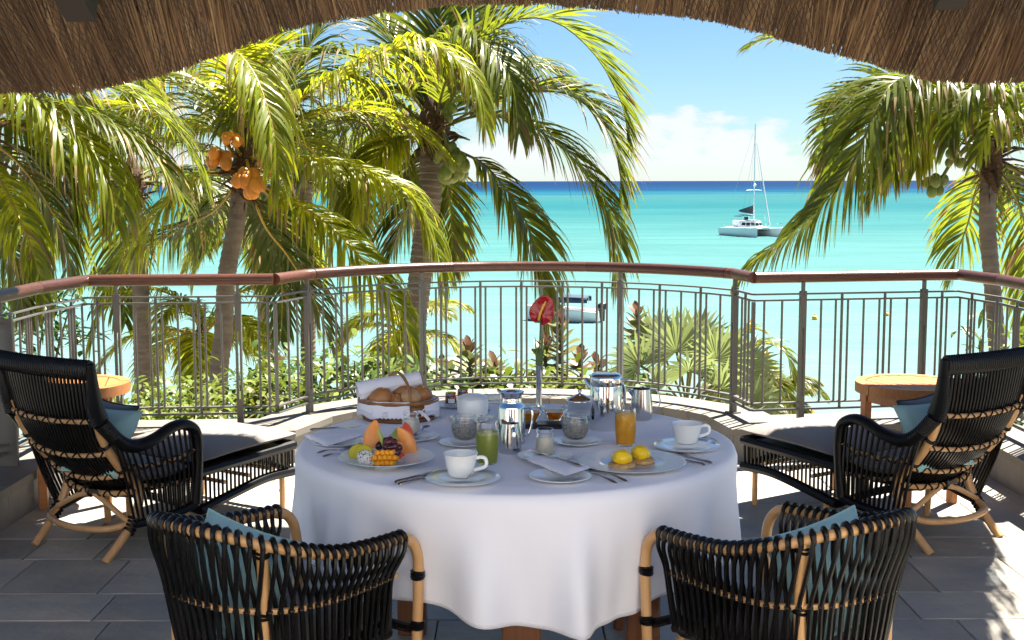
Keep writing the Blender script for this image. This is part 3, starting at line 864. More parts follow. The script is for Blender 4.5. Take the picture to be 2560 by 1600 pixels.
# ---------------------------------------------------------------- dining table and cloth
TC = V((0.012, 4.035, 0)); TR = 0.70; TZ = 0.75
tbl = thing('dining_table', 'round dining table with dark wooden legs under the white cloth', 'table', TC)
b = MB(); b.lathe([(0, .705), (TR - .03, .705), (TR - .015, .715), (TR - .015, .735), (TR - .03, .742), (0, .742)], 64); b.build('table_top', M_dark, tbl)
for x, y, w in ((0.012, -0.62, .112), (.372, -.46, .10), (-.37, .25, .10), (.40, .30, .10)):
    b = MB(); b.rbox((x, y, .352), (w, w, .704), 0.006); b.build('leg', M_dark, tbl, smooth_=False)
b = MB(); b.box((0, -.1, .30), (.07, 1.0, .06)); b.build('stretcher', M_dark, tbl, smooth_=False)
def cloth(u, v):
    th = u * 2 * math.pi
    top_n = 0.55
    if v < top_n:
        r = TR * (v / top_n) ** 0.8
        z = TZ + 0.0012 * mnoise.noise(V((math.cos(th) * r * 5, math.sin(th) * r * 5, 1.0))) - 0.006 * smooth((r / TR - .93) / .07)
        return TC + V((r * math.cos(th), r * math.sin(th), z))
    d = (v - top_n) / (1 - top_n)
    fold = 0.0
    for a, wd, amp in ((-98, 6, .075), (-77, 5, .10), (-130, 6, .06), (-42, 6, .07), (-22, 9, .08), (8, 10, .05), (-140, 8, .07), (-165, 9, .06), (40, 10, .05), (75, 10, .05), (110, 10, .05), (150, 10, .05)):
        dd = (math.degrees(th) - a + 180) % 360 - 180
        fold += amp * math.exp(-(dd / wd) ** 2)
    hem = 0.335 + 0.05 * math.cos(2 * (th - R(-84)))*0.8 + 0.02 * mnoise.noise(V((math.cos(th) * 4, math.sin(th) * 4, 0)))
    hem += 0.02 * math.cos(5 * th)
    e = min(1, d / 0.09)
    r = TR + 0.022 * math.sin(e * math.pi / 2) - 0.012 * d
    r += (fold - 0.034) * smooth(d * 1.05) ** 1.15
    r += 0.006 * math.sin(th * 31 + 3 * math.sin(th * 5)) * smooth(d)
    z = TZ - 0.006 - 0.022 * (1 - math.cos(e * math.pi / 2)) - max(0, d - .045) * hem
    return TC + V((r * math.cos(th), r * math.sin(th), z))
b = MB(); b.grid(cloth, 260, 60, wrap=True)
cl = b.build('tablecloth', M_cloth, ang=0)
md = cl.modifiers.new('thick', 'SOLIDIFY'); md.thickness = 0.0015; md.offset = -1
tag(cl, 'white tablecloth hanging in soft folds over the round dining table', 'tablecloth')
hm_ = MB(); hm_.tube([cloth(i / 260, 0.985) + V((0, 0, .0)) for i in range(260)], 0.0022, 5, closed=True)
hm_.build('hem', M_cloth, cl)

# ---------------------------------------------------------------- lounge chair
def wrap_tube(path, r, pitch=0.011, n=10, flat=1.0):
    """cord wound tube: shallow ridges along the length"""
    c = Curve(path, 100); k = max(12, int(c.L / pitch) * 2)
    pts = [c.at(i / k) for i in range(k + 1)]
    rr = r if callable(r) else (lambda t: r)
    return pts, [rr(i / k) * (1.0 if i % 2 else 0.93) for i in range(k + 1)]
def xbind(b, path, r, pitch=0.03):
    c = Curve(path, 60); n = int(c.L / pitch)
    for s in (0, 1):
        pts = []
        m = n * 8
        for i in range(m + 1):
            t = i / m; p = c.at(t); tg = c.tan(t)
            a1 = V((0, 0, 1)); a1 = (a1 - tg * a1.dot(tg)).normalized(); a2 = tg.cross(a1)
            a = math.pi * i / 8 * (1 if s else -1)
            pts.append(p + a1 * math.cos(a) * (r + .003) + a2 * math.sin(a) * (r + .003))
        b.tube(pts, 0.0034, 4)
def make_lounge_chair():
    root = thing('lounge_chair', 'x', 'chair')
    # back surface: u across, v from seat joint up to the top
    side = [(.198, -.185, .305), (.205, -.285, .40), (.215, -.365, .51), (.228, -.415, .63), (.24, -.44, .75), (.25, -.455, .85)]
    SC = Curve(side, 60)
    def back(u, v):
        p = SC.at(v); k = u * 2 - 1
        sag = (1 - k * k)
        return V((p.x * k, p.y - 0.045 * sag * (1 - v * 0.45), p.z - 0.035 * sag * (1 - v)))
    for s in (-1, 1):
        f = lambda q: (s * q[0], q[1], q[2])
        b = MB(); b.tube(spline([f(q) for q in ((.232, -.425, .66), (.216, -.37, .52), (.206, -.29, .405), (.199, -.20, .315), (.200, -.178, .27), (.204, -.19, .21), (.208, -.225, .14))], 30) , 0.0185, 10)
        fr = b.build('back_frame', M_ratt, root)
        b = MB(); b.tube(spline([f(q) for q in ((.248, -.205, .175), (.248, -.245, .12), (.242, -.315, .05), (.236, -.37, 0.0))], 12), 0.0185, 10); b.build('rear_leg', M_ratt, root)
        b = MB()
        for q in ((.208, -.232, .137), (.2085, -.243, .124), (.209, -.254, .111), (.207, -.221, .15)):
            b.ring(f(q), (0, -.8, -.6), 0.022, 0.007, 12, 6)
        b.build('binding', M_wrap, fr)
        for v in (.18, .42):
            p = SC.at(v)
            b = MB()
            for k in range(2): b.ring((s * p.x, p.y - .003 * k, p.z + .008 * k), (0, -.7, .75), 0.0205, 0.005, 12, 5)
            b.build('binding', M_wrap, fr)
        # wrapped wing from the top corner down to the arm
        b = MB(); pts, rr = wrap_tube([f(q) for q in ((.252, -.455, .862), (.246, -.445, .78), (.240, -.43, .69), (.236, -.405, .61))], lambda t: lerp(.022, .046, t))
        b.tube(pts, rr, 10, flat=0.55); b.build('wing', M_wrap, root)
        arm = [f(q) for q in ((.240, -.405, .61), (.252, -.33, .525), (.265, -.26, .49), (.276, -.17, .505), (.281, -.08, .54), (.282, -.01, .545), (.281, .055, .51), (.280, .072, .43), (.278, .066, .30), (.275, .055, .175))]
        b = MB(); pts, rr = wrap_tube(arm, lambda t: lerp(.034, .025, min(1, t * 2.5)))
        b.tube(pts, rr, 10); b.build('arm', M_wrap, root)
        low = [f(q) for q in ((.276, .055, .175), (.265, -.03, .155), (.24, -.14, .14), (.212, -.235, .135))]
        b = MB(); pts, rr = wrap_tube(low, .02); b.tube(pts, rr, 8); b.build('lower_side_rail', M_wrap, root)
        AC, LC = Curve(arm[:7], 60), Curve(low[::-1], 40)
        mrod = [f(q) for q in ((.208, -.285, .395), (.24, -.18, .385), (.27, -.06, .395), (.28, .06, .42))]
        b = MB(); b.tube(spline(mrod, 16), 0.009, 8); rod = b.build('side_rod', M_ratt, root)
        b = MB(); xbind(b, mrod, .009); b.build('cord_binding', M_wrap, rod)
        mrod2 = [f(q) for q in ((.20, -.19, .30), (.23, -.12, .285), (.262, -.02, .285), (.277, .06, .29))]
        b = MB(); b.tube(spline(mrod2, 16), 0.009, 8); rod = b.build('side_rod', M_ratt, root)
        b = MB(); xbind(b, mrod2, .009); b.build('cord_binding', M_wrap, rod)
        for i in range(14):
            t = (i + .6) / 14.4
            a, c = AC.at(0.12 + .86 * t), LC.at(t)
            m_ = lerp(a, c, .5) + V((s * .012, 0, 0))
            b = MB(); b.tube(spline([a, m_, c], 6), 0.0062, 5); b.build('side_slat', M_blk, root)
    tp = [back(i / 10, 1.0) for i in range(11)]
    b = MB(); pts, rr = wrap_tube([p + V((0, 0, -.012)) for p in tp], .033); b.tube(pts, rr, 10, flat=1.35); b.build('top_rail', M_wrap, root)
    NB = 27
    for i in range(NB):
        u = (i + .8) / (NB + .6)
        b = MB(); b.tube([back(u, v / 8 * .99) for v in range(9)] , 0.0063, 5); b.build('back_slat', M_blk, root)
    for v in (.13, .36, .63):
        pth = [back(i / 8, v) + V((0, -.013, -.004)) for i in range(9)]
        b = MB(); b.tube(spline(pth, 24), .0105, 8); rod = b.build('back_rod', M_ratt, root)
        b = MB(); xbind(b, pth, .0105); b.build('cord_binding', M_wrap, rod)
    pth = [(.20, -.18, .272), (.12, -.225, .255), (0, -.24, .248), (-.12, -.225, .255), (-.20, -.18, .272)]
    b = MB(); b.tube(spline(pth, 24), .0125, 8); rod = b.build('seat_rod', M_ratt, root)
    b = MB(); xbind(b, pth, .0125); b.build('cord_binding', M_wrap, rod)
    for i in range(19):
        x = lerp(-.19, .19, i / 18)
        b = MB(); b.tube([(x, -.19 - .045 * (1 - (x / .2) ** 2), .262), (x * 1.15, -.06, .27), (x * 1.35, .065, .285)], 0.007, 5); b.build('seat_slat', M_blk, root)
    b = MB(); b.tube([(-.272, .062, .285), (.272, .062, .285)], .016, 8); b.build('front_rail', M_wrap, root)
    n = 26
    b = MB(); b.tube(spline([(.205, -.235, .14), (.15, -.325, .125), (0, -.36, .12), (-.15, -.325, .125), (-.205, -.235, .14)], n), .0145, 10); b.build('ring_stretcher', M_ratt, root)
    for s in (-1, 1):
        b = MB(); b.tube(spline([(s * .012, -.238, .242), (s * .07, -.245, .222), (s * .155, -.245, .175), (s * .205, -.24, .145)], 12), .012, 8); b.build('brace', M_ratt, root)
        b = MB(); b.tube([(s * .27, .05, .17), (s * .272, .06, 0)], .016, 8); b.build('front_leg', M_ratt, root)
    b = MB(); b.ring((0, -.24, .246), (1, 0, 0), .018, .006, 10, 5); b.build('centre_binding', M_wrap, root)
    b = MB(); b.box((0.03, -.257, .258), (.055, .002, .016)); b.build('maker_plate', M_steel, root, smooth_=False)
    for o in [c for c in bpy.data.objects if c.parent == root]:
        if o.name.split('.')[0] in ('rear_leg', 'front_leg'): continue
        o.data.transform(Matrix.Diagonal((1.2, 1, 1, 1)))
        for g in [c for c in bpy.data.objects if c.parent == o]: g.data.transform(Matrix.Diagonal((1.2, 1, 1, 1)))
    return root
def make_footrest():
    root = thing('footrest', 'x', 'footrest')
    X, Y0, Y1 = .30, 0.0, .62
    zt = lambda v: lerp(.300, .315, v)
    for s in (-1, 1):
        ptop = [(s * X, lerp(Y0, Y1, v), zt(v)) for v in (0, .33, .66, 1)]
        b = MB(); pts, rr = wrap_tube(ptop, .024); b.tube(pts, rr, 8); b.build('top_side_rail', M_wrap, root)
        pbot = [(s * X, Y0, .125), (s * X, .2, .16), (s * X, .42, .19), (s * X, Y1, .185)]
        b = MB(); pts, rr = wrap_tube(pbot, .024); b.tube(pts, rr, 8); b.build('lower_side_rail', M_wrap, root)
        TCv, BCv = Curve(ptop, 20), Curve(pbot, 20)
        for i in range(24):
            t = (i + .5) / 24
            b = MB(); b.tube([TCv.at(t), BCv.at(t)], .006, 5); b.build('side_slat', M_blk, root)
        for y_, z_ in ((.08, .14), (.55, .185)):
            b = MB(); b.tube([(s * (X - .02), y_, z_), (s * (X - .02), y_, 0)], .014, 8); b.build('leg', M_ratt, root)
    for y_, z_ in ((Y0, .300), (Y1, .315)):
        b = MB(); pts, rr = wrap_tube([(-X, y_, z_), (-.1, y_, z_), (.1, y_, z_), (X, y_, z_)], .024); b.tube(pts, rr, 8); b.build('end_rail', M_wrap, root)
    for y_, z_ in ((Y1, .185), (Y0, .125)):
        b = MB(); pts, rr = wrap_tube([(-X, y_, z_), (-.1, y_, z_ + .02), (.1, y_, z_ + .02), (X, y_, z_)], .02); b.tube(pts, rr, 8); b.build('lower_end_rail', M_wrap, root)
    for y_, z0_, z1_ in ((Y1, .205, .315), (Y0, .145, .30)):
        for i in range(19):
            x = lerp(-X, X, (i + .5) / 19)
            b = MB(); b.tube([(x, y_, z0_), (x, y_, z1_)], .006, 5); b.build('end_slat', M_blk, root)
    for v in (.25, .5, .75):
        y_ = lerp(Y0, Y1, v)
        b = MB(); b.tube([(-X, y_, .225), (X, y_, .225)], .010, 6); b.build('cross_rod', M_ratt, root)
    b = MB(); b.box((0, .31, .306), (.57, .58, .012), M=Matrix.Rotation(math.atan2(.015, .62), 3, 'X')); b.build('deck_weave', M_blk, root, smooth_=False)
    return root
LA = R(33)
LL = V((-1.722, 5.537, 0)); RL = V((1.797, 5.627, 0))
lcL = make_lounge_chair(); tag(lcL, 'black and natural rattan lounge chair at the left edge, seen from behind', 'chair', 'rattan lounge chairs')
lcL.location = LL; lcL.rotation_euler.z = -LA
lcR = copy_tree(lcL); tag(lcR, 'black and natural rattan lounge chair at the right edge, seen from behind', 'chair', 'rattan lounge chairs')
lcR.location = RL; lcR.rotation_euler.z = LA
ftL = make_footrest(); tag(ftL, 'low black rattan footrest in front of the left lounge chair', 'footrest', 'rattan footrests')
fwd = lambda a: V((-math.sin(a), math.cos(a), 0))
ftL.location = LL + fwd(-LA) * .11; ftL.rotation_euler.z = -LA
ftR = copy_tree(ftL); tag(ftR, 'low black rattan footrest in front of the right lounge chair', 'footrest', 'rattan footrests')
ftR.location = RL + fwd(LA) * .11; ftR.rotation_euler.z = LA
def make_long_cushion():
    prof = [(-.60, .80), (-.44, .60), (-.30, .42), (-.16, .36), (.0, .335), (.30, .335)]
    PC = Curve([(0, y, z) for y, z in [(-.43, .775), (-.405, .63), (-.345, .50), (-.26, .385), (-.17, .315), (-.05, .295), (.085, .30)]], 60)
    b = MB()
    def srf(u, v, sg):
        p = PC.at(v); t = PC.tan(v); n = V((0, -t.z, t.y)); n = n if n.z > 0 else -n
        k = u * 2 - 1; c = v * 2 - 1
        e = (1 - abs(k) ** 8) ** .5 * (1 - abs(c) ** 14) ** .5
        hw = lerp(.26, .27, v)
        sag = (1 - k * k)
        q = V((k * hw, p.y - .04 * sag * (1 - v), p.z - .02 * sag * (1 - v)))
        return q + n * (.03 + sg * .03 * e + (.004 * sag if sg > 0 else 0))
    b.grid(lambda u, v: srf(u, v, 1), 16, 30); b.grid(lambda u, v: srf(1 - u, v, -1), 16, 30)
    return b.mesh('lounge_cushion', M_taupe, True, 60)
mc = make_long_cushion()
def make_foot_cushion():
    def outl(u, v):
        y = lerp(-.015, .66, v); hw = .31 * (1 - .10 * max(0, (v - .75) / .25) ** 2)
        return (lerp(-hw, hw, u), y, lerp(.0, .015, v) + .012 * math.sin(v * math.pi))
    b = slab_cushion(outl, .323, .052, .012, 20)
    return b
for o_, lab, ft in ((lcL, 'left', ftL), (lcR, 'right', ftR)):
    q = link('lounge_cushion', mc); q.location = o_.location; q.rotation_euler = o_.rotation_euler
    tag(q, f'taupe back and seat cushion on the {lab} lounge chair', 'cushion', 'lounge chair cushions')
fcm = make_foot_cushion().mesh('footrest_cushion', M_taupe, True, 60)
for ft, lab in ((ftL, 'left'), (ftR, 'right')):
    q = link('footrest_cushion', fcm); q.location = ft.location; q.rotation_euler = ft.rotation_euler
    tag(q, f'taupe pad lying on the {lab} rattan footrest', 'cushion', 'footrest pads')
for o_, lab, s in ((lcL, 'left', 1), (lcR, 'right', -1)):
    pb, rim = pillow_mesh(.34, .31, .11, seed=s)
    rt = thing('scatter_pillow', f'slate blue piped pillow propped on the {lab} lounge chair', 'pillow', group='slate blue pillows')
    pb.build('pillow_body', M_slateb, rt, ang=70)
    pp = MB(); pp.tube(rim, 0.005, 6, closed=True); pp.build('piping', M_pipe, rt)
    rt.matrix_world = o_.matrix_basis @ Matrix.Translation((-s * .06, -.10, .47)) @ Matrix.Rotation(R(-s * 8), 4, 'Z') @ Matrix.Rotation(R(66), 4, 'X')
    pb, rim = pillow_mesh(.33, .31, .10, seed=s + 9, wrinkle=.02)
    rt = thing('scatter_pillow', f'aqua pillow behind the slate blue one on the {lab} lounge chair', 'pillow', group='aqua pillows on lounge chairs')
    pb.build('pillow_body', M_teal, rt, ang=70)
    pp = MB(); pp.tube(rim, 0.004, 6, closed=True); pp.build('piping', M_teal, rt)
    rt.matrix_world = o_.matrix_basis @ Matrix.Translation((s * .05, -.215, .475)) @ Matrix.Rotation(R(s * 6), 4, 'Z') @ Matrix.Rotation(R(58), 4, 'X')
# ---------------------------------------------------------------- side tables
def make_side_table(r=.27, h=.60):
    root = thing('side_table', 'x', 'table')
    n = 7; gap = .006; w = (2 * (r - .05)) / n
    for i in range(n):
        x0 = -(r - .05) + i * w + gap / 2; x1 = x0 + w - gap
        h0 = math.sqrt(max(0, (r - .055) ** 2 - x0 * x0)); h1 = math.sqrt(max(0, (r - .055) ** 2 - x1 * x1))
        if max(h0, h1) < .02: continue
        ym = lambda x: math.sqrt(max(0.0004, (r - .055) ** 2 - x * x))
        pts = [(lerp(x0, x1, k / 4), -ym(lerp(x0, x1, k / 4))) for k in range(5)] + [(lerp(x1, x0, k / 4), ym(lerp(x1, x0, k / 4))) for k in range(5)]
        b = MB(); b.prism(pts, h - .022, h - .002); b.build('top_slat', M_teak, root, smooth_=False)
    for k in range(4):
        a0, a1 = k * math.pi / 2 + .012, (k + 1) * math.pi / 2 - .012
        pts = [(r * math.cos(lerp(a0, a1, i / 10)), r * math.sin(lerp(a0, a1, i / 10))) for i in range(11)]
        pts += [((r - .052) * math.cos(lerp(a1, a0, i / 10)), (r - .052) * math.sin(lerp(a1, a0, i / 10))) for i in range(11)]
        b = MB(); b.prism(pts, h - .05, h); b.build('rim_segment', M_teak, root, ang=30)
    for sx in (-1, 1):
        for sy in (-1, 1):
            b = MB(); b.rbox((sx * .15, sy * .15, (h - .05) / 2), (.042, .042, h - .05), .004); b.build('leg', M_teak, root, smooth_=False)
    for s in (-1, 1):
        b = MB(); b.box((0, s * .15, h - .085), (.257, .022, .05)); b.build('apron', M_teak, root, smooth_=False)
        b = MB(); b.box((s * .15, 0, h - .085), (.022, .257, .05)); b.build('apron', M_teak, root, smooth_=False)
    return root
stR = make_side_table(); tag(stR, 'round slatted teak side table beside the right lounge chair', 'table', 'teak side tables')
stR.location = (1.99, 6.12, 0); stR.rotation_euler.z = .45
stL = copy_tree(stR); tag(stL, 'round slatted teak side table behind the left lounge chair', 'table', 'teak side tables')
stL.location = (-2.20, 6.15, 0); stL.rotation_euler.z = .25
# ================================================================== THINGS ON THE TABLE
TT = 0.7512
def on(px, py): return P(px, py, TT)
def put(o, px, py, dz=0.0): o.location = on(px, py) + V((0, 0, dz)); return o
def plate(name, label, cat, px, py, r, rim=0.25, h=0.018, deep=0.0, group=None, rimmat=None):
    """flat plate or saucer with a turned foot"""
    pp_ = P(px, py, TT + h); pp_.z = TT
    t = thing(name, label, cat, pp_, group=group)
    b = MB(); ri = r * (1 - rim)
    b.lathe([(0, .003), (ri * .62, .003), (ri * .66, 0), (ri * .72, 0), (ri * .76, .003), (ri, .006 + deep * .2), (r * .985, h - .001), (r, h), (r * .985, h + .0015), (ri * 1.02, .0105 + deep * .25), (ri * .9, .0075), (0, .007)], 56)
    b.build('dish', M_porc, t, ang=50)
    if rimmat:
        b = MB()
        b.grid(lambda u, v: V((lerp(ri * 1.03, r * .975, v) * math.cos(u * 2 * math.pi), lerp(ri * 1.03, r * .975, v) * math.sin(u * 2 * math.pi), lerp(.0105 + deep * .25, h + .0012, v) + .0008)), 72, 6, wrap=True)
        b.build('embossed_rim', rimmat, t)
    return t
def shell(b, prof, wall, n=40):           # closed glass wall: outer profile up, inner profile down
    inner = [(max(0.0, r - wall), z + (wall * 1.6 if i == 0 else 0)) for i, (r, z) in enumerate(prof)]
    b.lathe([(0, prof[0][1])] + prof + inner[::-1] + [(0, inner[0][1])], n)
def spoon(name, label, a, c, z, L=0.14, group='teaspoons', tilt=0.0):
    """a = bowl end (px), c = handle end (px)"""
    A, B = on(*a), on(*c); d = (B - A); d.z = 0; ang = math.atan2(d.y, d.x); L = d.length
    t = thing(name, label, 'spoon', (A.x, A.y, TT + z), ang, group)
    b = MB()
    def bowl(u, v):
        th = u * 2 * math.pi; r = v
        return V((.022 - .022 * r * math.cos(th) , .0145 * r * math.sin(th) * (1 - .15 * math.cos(th)), .0045 + .0055 * (r * r - 1) * 1 + tilt * .022))
    b.grid(bowl, 20, 5, wrap=True)
    b.grid(lambda u, v: bowl(1 - u, v) - V((0, 0, .0012)), 20, 5, wrap=True)
    b.build('bowl', M_steel, t)
    b = MB(); b.tube(spline([(.042, 0, .0035 + tilt * .022), (.06, 0, .006), (L * .7, 0, .0065), (L, 0, .003)], 14), [.003] * 3 + [.0024] * 6 + [.003, .0036, .0042, .0046, .0046, .003], 8, flat=.5)
    b.build('handle', M_steel, t)
    return t
def knife(label, a, c, z=0.0, blade=True, group='knives', z2=None, mirror=1):
    """a = tip, c = handle end"""
    A, B = on(*a), on(*c); d = B - A; ang = math.atan2(d.y, d.x); L = d.length
    t = thing('knife', label, 'knife', (A.x, A.y, TT + z), ang, group)
    if z2 is not None: t.rotation_euler.y = -math.atan2(z2 - z, L)
    k = L * .46
    b = MB(); n = 8
    up = [(k * i / n, -.002 + .0 * i) for i in range(n + 1)]
    lo_ = [(k * i / n, .016 * math.sin(min(1, i / 3.2) * math.pi / 2)) for i in range(n + 1)]
    b.prism([(x, -mirror * .006 + mirror * y) for x, y in up][::(1 if mirror > 0 else -1)] + [(x, -mirror * .006 + mirror * y) for x, y in lo_[::-1]][::(1 if mirror > 0 else -1)], .002, .0036)
    b.build('blade', M_steel, t, smooth_=False)
    b = MB(); b.tube([(k, 0, .0035), (k + .012, 0, .0042), (L * .8, 0, .005), (L * .96, 0, .005), (L, 0, .0045)], [.0038, .0048, .0062, .0078, .005], 10, flat=.6); b.build('handle', M_steel, t)
    return t
def fork(label, a, c, z=0.0, group='forks'):
    A, B = on(*a), on(*c); d = B - A; ang = math.atan2(d.y, d.x); L = d.length
    t = thing('fork', label, 'fork', (A.x, A.y, TT + z), ang, group)
    for k in range(4):
        y = (k - 1.5) * .0058
        b = MB(); b.tube([(0, y, .010), (.02, y, .005), (.045, y, .003)], [.0009, .0014, .0016], 6); b.build('tine', M_steel, t)
    b = MB(); b.tube([(.042, 0, .003), (.055, 0, .0028), (.07, 0, .004)], [.011, .0105, .004], 10, flat=.2); b.build('neck', M_steel, t)
    b = MB(); b.tube(spline([(.068, 0, .004), (.09, 0, .007), (L * .75, 0, .008), (L, 0, .0035)], 12), [.0035] * 4 + [.0028] * 3 + [.0032, .004, .005, .006, .0064, .004], 8, flat=.5); b.build('handle', M_steel, t)
    return t
# ---- cups
def cup(label, px, py, r=.0485, h=.064, hand=0.0, dz=.009):
    t = thing('coffee_cup', label, 'cup', on(px, py) + V((0, 0, dz)), hand, 'white coffee cups')
    b = MB(); shell(b, [(r * .62, 0), (r * .66, .001), (r * .68, .004), (r * .72, .008), (r * .82, h * .45), (r * .97, h * .97), (r, h)], .0028, 48); b.build('cup_body', M_porc, t, ang=50)
    b = MB(); b.tube(spline([(r * .88, 0, h * .80), (r + .014, 0, h * .84), (r + .024, 0, h * .70), (r + .020, 0, h * .42), (r * .76, 0, h * .26)], 18), .0042, 8, flat=1.3); b.build('handle', M_porc, t)
    return t
plate('saucer', 'white saucer under the coffee cup nearest the camera', 'saucer', 1155, 1192, .106, .45, .014, group='white saucers', rimmat=None)
cup('white coffee cup near the front edge, left of the napkin plate', 1150, 1196, .0508, .066, R(-8))
spoon('teaspoon', 'teaspoon on the front saucer right of its coffee cup', (1212, 1180), (1162, 1212), .014)
plate('saucer', 'white saucer under the coffee cup at the right edge of the table', 'saucer', 1715, 1113, .106, .45, .014, group='white saucers')
cup('white coffee cup at the right edge beside the orange juice', 1715, 1113, .0508, .063, R(8))
spoon('teaspoon', 'teaspoon behind the coffee cup at the right edge', (1745, 1102), (1790, 1116), .014)
# ---- fruit plate
fp = plate('fruit_plate', 'white coupe plate holding the cut fruit', 'plate', 965, 1139, .143, .62, .034, .02, rimmat=M_rim)
FP = on(965, 1133)
def fr(px, py, dz): return P(px, py - 16, TT + dz)
def wedge(name, label, cat, m, p, Ln, w, hgt, rz, lean, skin=None, grp=None):
    """curved melon slice standing on its rind"""
    t = thing(name, label, cat, p, rz, grp)
    b = MB()
    def s(u, v):
        a = lerp(-1, 1, u); prof = 1 - abs(a) ** 2.2
        x = a * Ln / 2; zt = hgt * (0.25 + .75 * prof); zb = hgt * .42 * a * a
        th = v * 2 * math.pi
        ww = w * (0.35 + .65 * prof)
        cz, sy = math.cos(th), math.sin(th)
        zc = lerp(zb, zt, (cz + 1) / 2)
        yy = ww / 2 * sy * (1 - .62 * (cz + 1) / 2)
        return V((x, yy, zc))
    b.grid(lambda u, v: s(u, v), 14, 14)
    for u in (0, 1):
        k = len(b.v); ring = [s(u, i / 14) for i in range(14)]
        b.v += ring; b.face(*range(k, k + 14))
    o = b.build('flesh', m, t)
    t.rotation_euler.x = lean
    return t
Z = .016
def stand_wedge(label, p, Ln, w, th, pitch, rz, grp, m=M_melon, name='melon_slice', cat='melon'):
    t = thing(name, label, cat, p, 0, grp)
    b = MB()
    n = 12
    def s(u, v):
        a = u
        prof = math.sin(math.pi * (0.12 + .86 * a)) ** .7
        ang = v * 2 * math.pi
        q = V((math.copysign(abs(math.cos(ang)) ** .7, math.cos(ang)) * w / 2 * prof, math.copysign(abs(math.sin(ang)) ** .7, math.sin(ang)) * th / 2 * prof, a * Ln))
        q.y += .02 * math.sin(math.pi * a)
        return q
    b.grid(s, 1, 1) if False else None
    b.grid(lambda u, v: s(v, u), 16, 12, wrap=True)
    k = len(b.v); b.v += [s(0, i / 16) for i in range(16)]; b.face(*range(k, k + 16)[::-1])
    k = len(b.v); b.v += [s(1, i / 16) for i in range(16)]; b.face(*range(k, k + 16))
    b.build('flesh', m, t)
    t.rotation_euler = (pitch[0], pitch[1], rz)
    return t
stand_wedge('orange melon slice leaning up at the back left of the fruit plate', fr(921, 1150, Z), .105, .055, .028, (R(-10), R(12), 0), R(5), 'melon slices')
stand_wedge('large orange melon slice leaning down to the right on the fruit plate', fr(1032, 1156, Z), .098, .05, .032, (R(-8), R(-28), 0), R(0), 'melon slices')
stand_wedge('short orange melon piece low in front between mango and large slice', fr(1004, 1158, Z), .05, .035, .024, (R(-25), R(-18), 0), R(0), 'melon slices')
stand_wedge('red watermelon piece behind the large melon slice', fr(1018, 1138, Z), .085, .04, .02, (R(0), R(-4), 0), R(0), 'watermelon pieces', M_wmel, 'watermelon_piece', 'watermelon')
stand_wedge('small red watermelon chip under the melon at the front rim', fr(994, 1162, Z), .022, .04, .02, (R(-20), R(10), 0), R(0), 'watermelon pieces', M_wmel, 'watermelon_piece', 'watermelon')
stand_wedge('pale green fruit slice behind the grapes', fr(990, 1136, Z), .068, .05, .012, (R(-5), R(10), 0), R(0), None, M_kiwi, 'green_fruit_slice', 'fruit')
# yellow slices on the left of the plate
for i, (px, py, la) in enumerate(((893, 1150, 'green rimmed yellow fruit slice at the far left of the fruit plate'), (908, 1152, 'yellow fruit slice between dragon fruit and green rimmed slice'))):
    t = thing('yellow_fruit_slice', la, 'fruit', fr(px, py, Z + .022), 0, 'yellow fruit slices')
    b = MB(); b.lathe([(0, -.006), (.028, -.006), (.031, -.003), (.031, .003), (.028, .006), (0, .006)], 20); b.build('flesh', M_star, t)
    t.rotation_euler = (R(62), R(-18 + 10 * i), R(-14))
t = thing('dragon_fruit_piece', 'white speckled dragon fruit wedge at the front of the fruit plate', 'fruit', fr(917, 1163, Z + .012))
b = MB(); b.ell((0, 0, 0), (.034, .018, .026), 18, 12); b.build('flesh', M_drag, t); t.rotation_euler = (R(-20), R(25), R(-12))
t = thing('mango_half', 'hedgehog cut mango half at the front of the fruit plate', 'mango', fr(961, 1163, Z + .014))
b = MB(); b.ell((0, .006, -.004), (.036, .020, .030), 20, 12); b.build('skin', M_mangoy, t)
for zr, cols in ((-.0165, (-1.5, -.5, .5, 1.5)), (0.0, (-2, -1, 0, 1, 2)), (.0165, (-1.5, -.5, .5, 1.5))):
    for i in cols:
        x, z = i * .0150 * (1 - abs(zr) * 4), zr
        k = 1 - (x / .043) ** 2 - (z / .036) ** 2
        y0 = -.014 * math.sqrt(max(.02, k))
        Mx = Matrix.Rotation(-x * 17, 3, 'Z') @ Matrix.Rotation(z * 17, 3, 'X')
        b = MB(); b.rbox((0, 0, 0), (.0140, .0150, .024), .003)
        b.v = [Mx @ V((q.x, -q.z, q.y)) + V((x * 1.05, y0 - .004, z * 1.05)) for q in b.v]
        b.build('mango_cube', M_mango, t, ang=20)
t.rotation_euler = (R(-22), 0, R(4))
random.seed(12)
for i, (px, py, z_) in enumerate(((948, 1113, .050), (963, 1103, .066), (972, 1102, .072), (981, 1106, .066), (968, 1110, .060), (976, 1117, .056), (984, 1117, .056), (995, 1120, .05), (990, 1130, .04), (964, 1115, .055))):
    t = MB(); t.ell((0, 0, 0), (.0125, .0125, .016), 14, 10)
    o = t.build('grape', M_grape, loc=P(px, py, TT + z_), rot=(random.uniform(.5, 1.4), random.uniform(-.8, .8), random.uniform(0, 3)))
    tag(o, 'one of the dark red grapes heaped behind the mango', 'grape', 'dark grapes on the fruit plate')
t = thing('garnish_leaf', 'thin pale garnish leaf standing up behind the mango', 'garnish', fr(958, 1150, .03))
b = MB(); b.strip(spline([(0.004, 0, 0), (.0, 0, .03), (-.010, 0, .06), (-.017, 0, .085)], 8), [V((w, w * .6, 0)) for w in (.002, .004, .0055, .0065, .0065, .006, .0045, .003, .0006)])
o = b.build('blade', M_kiwi, t); o.modifiers.new('s', 'SOLIDIFY').thickness = .0008

